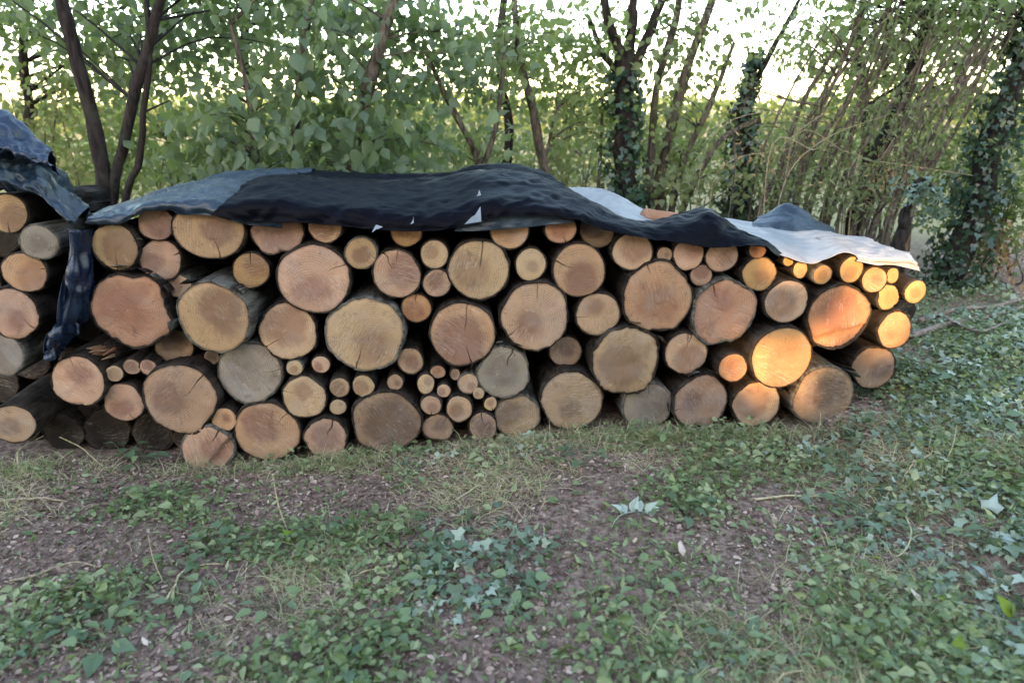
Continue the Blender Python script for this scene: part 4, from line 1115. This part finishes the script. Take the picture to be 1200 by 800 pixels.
def grass(name, label, m, n, dens, ln, lay, wid, tint):
    x, y = pick(n, dens)
    # blades grow in tufts
    k = max(1, n//9); tx, ty = x[:k], y[:k]; i = RNG.integers(0, k, n)
    x = tx[i] + RNG.normal(size=n)*.03; y = ty[i] + RNG.normal(size=n)*.03
    q = outside_pile(x, y); x, y = x[q], y[q]; n = len(x)
    P = np.stack([x, y, ground_z(x, y) - .003], 1)
    D = RNG.normal(size=(n, 3)); D[:, 2] = np.abs(D[:, 2])*.6 + lay
    S = RNG.uniform(ln[0], ln[1], n)
    a = RNG.normal(size=(n, 3)); a[:, 2] *= .3
    V, F, idx = scatter(P, D, a, S, BLADE, RNG.uniform(wid[0], wid[1], n))
    # bend the blades over
    V = V.reshape(n, 5, 3); Dn = unit(D*np.array([1, 1, 0])); 
    V[:, 4] += Dn*(S*.22)[:, None] - np.array([0, 0, 1])*(S*.16)[:, None]
    t = np.clip(tint[0] + (tint[1]-tint[0])*RNG.random(n), 0, 1)
    return tag(obj(name, V.reshape(-1, 3), F, m, None, {'tint': t[idx]}, smooth=False), label, 'grass', kind='stuff')
grass('grass', 'short green grass growing among the weeds', M['grass'], 26000, lambda x, y: np.clip(dens_green(x, y)*.8 + .05, 0, 1), (.03, .085), .7, (.0018, .0034), (0, .62))
grass('dry_grass', 'straw coloured dry grass lying on the ground', M['grass'], 60000, dens_dry, (.05, .14), .18, (.0014, .0030), (.7, 1.0))
tall = grass('foot_grass', 'tufts of grass along the foot of the log pile', M['grass'], 2400,
      lambda x, y: np.exp(-((y+.10)/.06)**2)*np.clip(.5 + .9*fbm(x*3, 1.0, 7., 2), 0, 1)*(x < 2.1), (.06, .16), 1.0, (.0018, .0034), (.2, .95))

# ------------------------------------------------------------------ sticks, stems and fallen leaves that can be picked out
def stick(name, label, cat, pix, rad, m, lift=.012, arch=0.0, n=6):
    P = np.array([gnd(x, y) for x, y in pix]); P[:, 2] += lift
    if arch: P[:, 2] += arch*np.sin(np.linspace(0, math.pi, len(P)))
    Q = resample(P, 16); Q += .004*np.stack([vnoise(np.arange(16)*.7 + rad*9999, k*5.) for k in range(3)], 1)
    V, F = tube(Q, np.linspace(rad, rad*.55, 16), n, .3, rad*999)
    return tag(obj(name, V, F, m), label, cat)
stick('stick', 'long dry stick on bare soil at lower left, upper of two', 'stick', [(12,684),(50,674),(85,662),(118,668)], .006, M['twig'])
stick('stick', 'long straight dry stick on bare soil at lower left, lower of two', 'stick', [(55,697),(100,687),(140,681),(165,679)], .007, M['twig'])
stick('stick', 'bent pale stick with a raised end on soil, left foreground', 'stick', [(197,705),(205,690),(215,670),(235,665),(262,664)], .005, M['straw'])
stick('dry_stalk', 'pale arching bramble stalk at the foot of the left hollow', 'stalk', [(22,553),(25,537),(60,524),(95,533),(120,548)], .0045, M['straw'], .01, .06)
stick('stick', 'thick dry stick lying in grass at the far left edge', 'stick', [(-10,590),(40,586),(80,590)], .008, M['twig'])
stick('branch', 'fallen brown branch on the ground right of the pile, nearer one', 'branch', [(1065,402),(1110,388),(1160,378),(1215,362)], .026, M['branch'], .05)
stick('branch', 'fallen brown branch on the ground right of the pile, farther one', 'branch', [(1075,386),(1120,372),(1170,366),(1220,352)], .022, M['branch'], .06)
stick('branch', 'forked pale branch lying right of the pile above the ivy', 'branch', [(1100,378),(1125,392),(1150,398),(1180,385)], .014, M['branch'], .06)
stick('stick', 'pale straight stalk lying in weeds below the right logs', 'stick', [(884,588),(915,584),(955,584),(965,585)], .006, M['straw'])
stick('dry_stalk', 'long curved dry stalk among ivy at the right', 'stalk', [(1055,575),(1065,556),(1090,540),(1088,520)], .004, M['straw'], .02, .03)
stick('dry_stalk', 'thin drooping stalk curling down among the right weeds', 'stalk', [(1060,610),(1066,632),(1060,650),(1050,660)], .004, M['straw'], .03)
stick('dry_stalk', 'straw stalk slanting across the centre weeds', 'stalk', [(436,642),(450,630),(468,612),(480,606)], .004, M['straw'], .03)
stick('dry_stalk', 'dry stalk slanting below the purplish brown log', 'stalk', [(535,592),(552,580),(566,572),(570,560)], .004, M['straw'], .03)
stick('dry_stalk', 'pale stalk lying on soil in the lower centre left', 'stalk', [(405,680),(430,672),(462,664),(468,655)], .0035, M['straw'], .012)
stick('dry_stalk', 'bleached grass stalk at the bottom edge, right of centre', 'stalk', [(905,806),(920,795),(945,788),(960,788)], .003, M['straw'], .02)
stick('dry_stalk', 'slanting dry stalk low at the bottom of the left half', 'stalk', [(345,798),(365,780),(385,765),(392,755)], .0035, M['twig'], .015)

def upright(label, x, y, dx, h, r=.003):
    g = gnd(x, y); top = g + np.array([dx, .0, h])
    V, F = tube(resample([g - np.array([0, 0, .02]), .5*(g+top) + np.array([dx*.2, -.01, 0]), top], 12), np.linspace(r, r*.5, 12), 5, .2, x)
    tag(obj('dry_stalk', V, F, M['straw']), label, 'stalk')
upright('thin upright reddish stalk standing in soil at left', 192, 680, -.03, .20, .0028)
upright('tall straw stalk standing below the cracked ground log', 341, 628, -.05, .30, .0035)
upright('short dry stalk standing in front of the big brown log at right', 958, 510, .0, .13, .003)
upright('leaning dry stalk standing by the right weeds', 1105, 545, .03, .2, .003)
upright('dry stalk standing on soil at far left by the edge', 28, 556, -.01, .12, .0028)

def leaf_thing(label, x, y, size, m, tpl=LEAF_BROAD, rz=0., tilt=-75, name='fallen_leaf', tint=.5, lift=.03):
    g = gnd(x, y); o = obj(name, tpl[0], tpl[1], m, None, {'tint': np.full(len(tpl[0]), tint)}, smooth=False)
    sd = o.modifiers.new('thickness', 'SOLIDIFY'); sd.thickness = .02; sd.offset = 0
    o.location = g + np.array([0, 0, lift]); o.rotation_euler = (R(tilt+90), R(random.uniform(-15, 15)), rz); o.scale = (size,)*3
    tag(o, label, 'leaf')
leaf_thing('large pale leaf propped in weeds at right, upper one', 1140, 592, .075, M['pale_leaf'], LEAF_IVY, 1.2, -50)
leaf_thing('large pale leaf propped in weeds at right, lower one', 1158, 606, .085, M['pale_leaf'], LEAF_IVY, -.9, -45)
leaf_thing('pale grey leaf lying near the right edge of the ground', 1190, 642, .07, M['pale_leaf'], LEAF_NARROW, 1.4, -70, tint=.1)
leaf_thing('bluish pale leaf lying on the lower right weeds', 1155, 685, .06, M['pale_leaf'], LEAF_BROAD, .7, -60, tint=.2)
leaf_thing('pinkish dead leaf on the lower right ground', 1078, 715, .055, M['litter'], LEAF_CURL, .4, -70, tint=.95)
leaf_thing('bright lime leaf near the lower right corner', 1185, 732, .075, M['lime_leaf'], LEAF_BROAD, .3, -45)
leaf_thing('small lime leaf on bare soil at lower right', 1110, 716, .045, M['lime_leaf'], LEAF_BROAD, .9, -55)
leaf_thing('lime green leaf lying flat in the right middle weeds', 1036, 664, .06, M['lime_leaf'], LEAF_NARROW, 1.5, -70, tint=.2)
leaf_thing('yellow green leaf at the bottom right', 1120, 775, .06, M['lime_leaf'], LEAF_BROAD, -.5, -50, tint=.3)
leaf_thing('curled tan dead leaf at the middle right of the soil', 800, 660, .06, M['litter'], LEAF_CURL, .2, -60, tint=.9)
leaf_thing('pale chip of dead leaf on left foreground soil', 175, 765, .035, M['litter'], LEAF_CURL, 1.0, -60, tint=1)
leaf_thing('yellowing lobed leaf in weeds at left of centre', 345, 640, .07, M['lime_leaf'], LEAF_IVY, 1.2, -40, tint=.0)
leaf_thing('olive leaf lying on soil at the lower centre', 575, 662, .05, M['lime_leaf'], LEAF_NARROW, 2.0, -60, tint=.0)

# the whitish jagged leaf in the middle of the ground
def jagged():
    g = gnd(742, 612); t = thing('withered_leaf', 'whitish jagged withered leaf standing in weeds right of centre', 'leaf', g)
    V, F = tube(resample([(-.10, -.03, -.01), (-.07, -.02, .04), (-.02, -.01, .055), (.05, 0, .05), (.085, .0, .03)], 14), np.linspace(.003, .0015, 14), 5)
    sk = obj('stalk', V, F, M['pale_leaf'], t, {'tint': np.full(len(V), .2)})
    for x, z, a, s_ in [(-.05, .045, 150, .055), (-.03, .05, 100, .05), (-.01, .055, 60, .065), (.0, .055, 110, .035), (.03, .052, 75, .06), (.05, .05, 30, .06), (.06, .045, -20, .055), (.04, .045, -70, .035), (.08, .03, -40, .05), (.0, .05, -80, .03)]:
        o = obj('lobe', LEAF_BROAD[0]*np.array([.8, 1, 2.2]), LEAF_BROAD[1], M['pale_leaf'], sk, {'tint': np.full(9, random.uniform(.3, 1))}, smooth=False)
        o.location = (x, -.005, z); o.rotation_euler = (R(random.uniform(25, 70)), R(random.uniform(-30, 30)), R(a-90)); o.scale = (s_,)*3
jagged()

# broad-leaved weeds
wl = []
for tn, tpl in ((.25, LEAF_BROAD), (.5, LEAF_BROAD), (.8, LEAF_BROAD), (.4, LEAF_IVY)):
    me = mesh_of('leaf', tpl[0], tpl[1], {'tint': np.full(len(tpl[0]), tn)}); me.materials.append(M['weed']); wl.append(me)
def weed(label, x, y, n, spread, size, h=.05, kinds=(0, 1, 2)):
    g = gnd(x, y); t = thing('weed', label, 'weed', g, 'broad-leaved weeds on the ground')
    for k in range(n):
        a = k*2.4 + random.uniform(-.5, .5); d = spread*(.25 + .75*((k+.5)/n)**.6); z = h*random.uniform(.5, 1.1)
        tip = Vector((d*math.cos(a), d*math.sin(a)*.9, z))
        V, F = tube([(0, 0, -.02), tuple(tip*.5 + Vector((0, 0, .012))), tuple(tip)], [.002, .0016, .0012], 4); sk = obj('stalk', V, F, M['weed'], t, {'tint': np.full(len(V), .4)})
        o = link(bpy.data.objects.new('leaf', wl[random.choice(kinds)]), sk)
        o.location = tip; o.rotation_euler = (R(random.uniform(-22, 12)), R(random.uniform(-18, 18)), a - math.pi/2)
        s = size*random.uniform(.85, 1.5); o.scale = (s*random.uniform(.8, 1.05), s, s)
for a in [('leafy weed at the lower left on bare soil, above the dock leaves', 95, 738, 8, .07, .05), ('weed with three rounded leaves beside the lower left leafy weed', 128, 728, 4, .05, .055),
          ('low weed with a few broad leaves at the bottom left', 120, 765, 5, .08, .055), ('weed of rounded leaves left of centre in the bottom foreground', 320, 715, 8, .08, .042),
          ('small weed below the bent pale stick', 215, 715, 6, .06, .045), ('single tall broad leaf weed below the bent pale stick', 238, 690, 3, .03, .06),
          ('dark green weed row above the bent pale stick', 245, 650, 12, .13, .05, .06, (0, 3)), ('dark weed beside the straw stalk at left of centre', 375, 628, 9, .10, .05, .06, (0, 3)),
          ('green weed tuft in front of the notched ground log', 165, 545, 9, .10, .045, .08), ('bluish weed at the foot of the dark lower left hollow', 150, 540, 6, .07, .05, .10, (0, 0)),
          ('trailing weed stem with round leaves, lower centre left', 505, 655, 9, .09, .042), ('weed with pale round leaves at the centre of the ground', 515, 685, 5, .07, .055, .05, (1, 2)),
          ('weed of round leaves at the centre bottom', 600, 720, 9, .09, .042), ('weed with rounded leaves above the centre bottom one', 605, 690, 6, .07, .045),
          ('weed with upright leaves at the bottom, left of centre', 460, 745, 6, .07, .045), ('small weed at the bottom edge left of centre', 405, 790, 6, .07, .045),
          ('broad-leaved weed in the bottom left corner', 235, 780, 7, .09, .045), ('weed near the bottom left edge', 10, 770, 5, .07, .045),
          ('leafy weed clump below the dull brown middle log', 680, 545, 10, .12, .045, .07), ('leafy weed clump in front of the greyish ground log', 800, 600, 9, .11, .045, .06),
          ('leafy dark weed clump right of the pale straight stalk', 985, 560, 12, .14, .055, .09, (0, 3)), ('ivy-like weed clump in the right middle ground', 1010, 610, 12, .14, .05, .08, (0, 3, 3)),
          ('lush weed clump at the right edge above the corner', 1170, 640, 11, .13, .05, .08), ('weed clump by the small lime leaf at lower right', 1060, 760, 10, .11, .045, .06),
          ('weed clump at the bottom, right of centre', 860, 760, 10, .11, .04, .06), ('weed clump below the withered whitish leaf', 760, 690, 9, .10, .045, .06),
          ('ivy clump hugging the dark lower right end log', 1065, 450, 14, .16, .06, .10, (0, 3, 3)), ('ivy clump between the plain brown log and the branches', 1105, 470, 12, .15, .055, .08, (0, 3, 3)),
          ('yellow green weed by the bottom right corner', 1150, 790, 8, .10, .05, .06, (2, 2)), ('weed clump on the slope at the far right', 1165, 500, 10, .12, .05, .07)]:
    weed(*a)
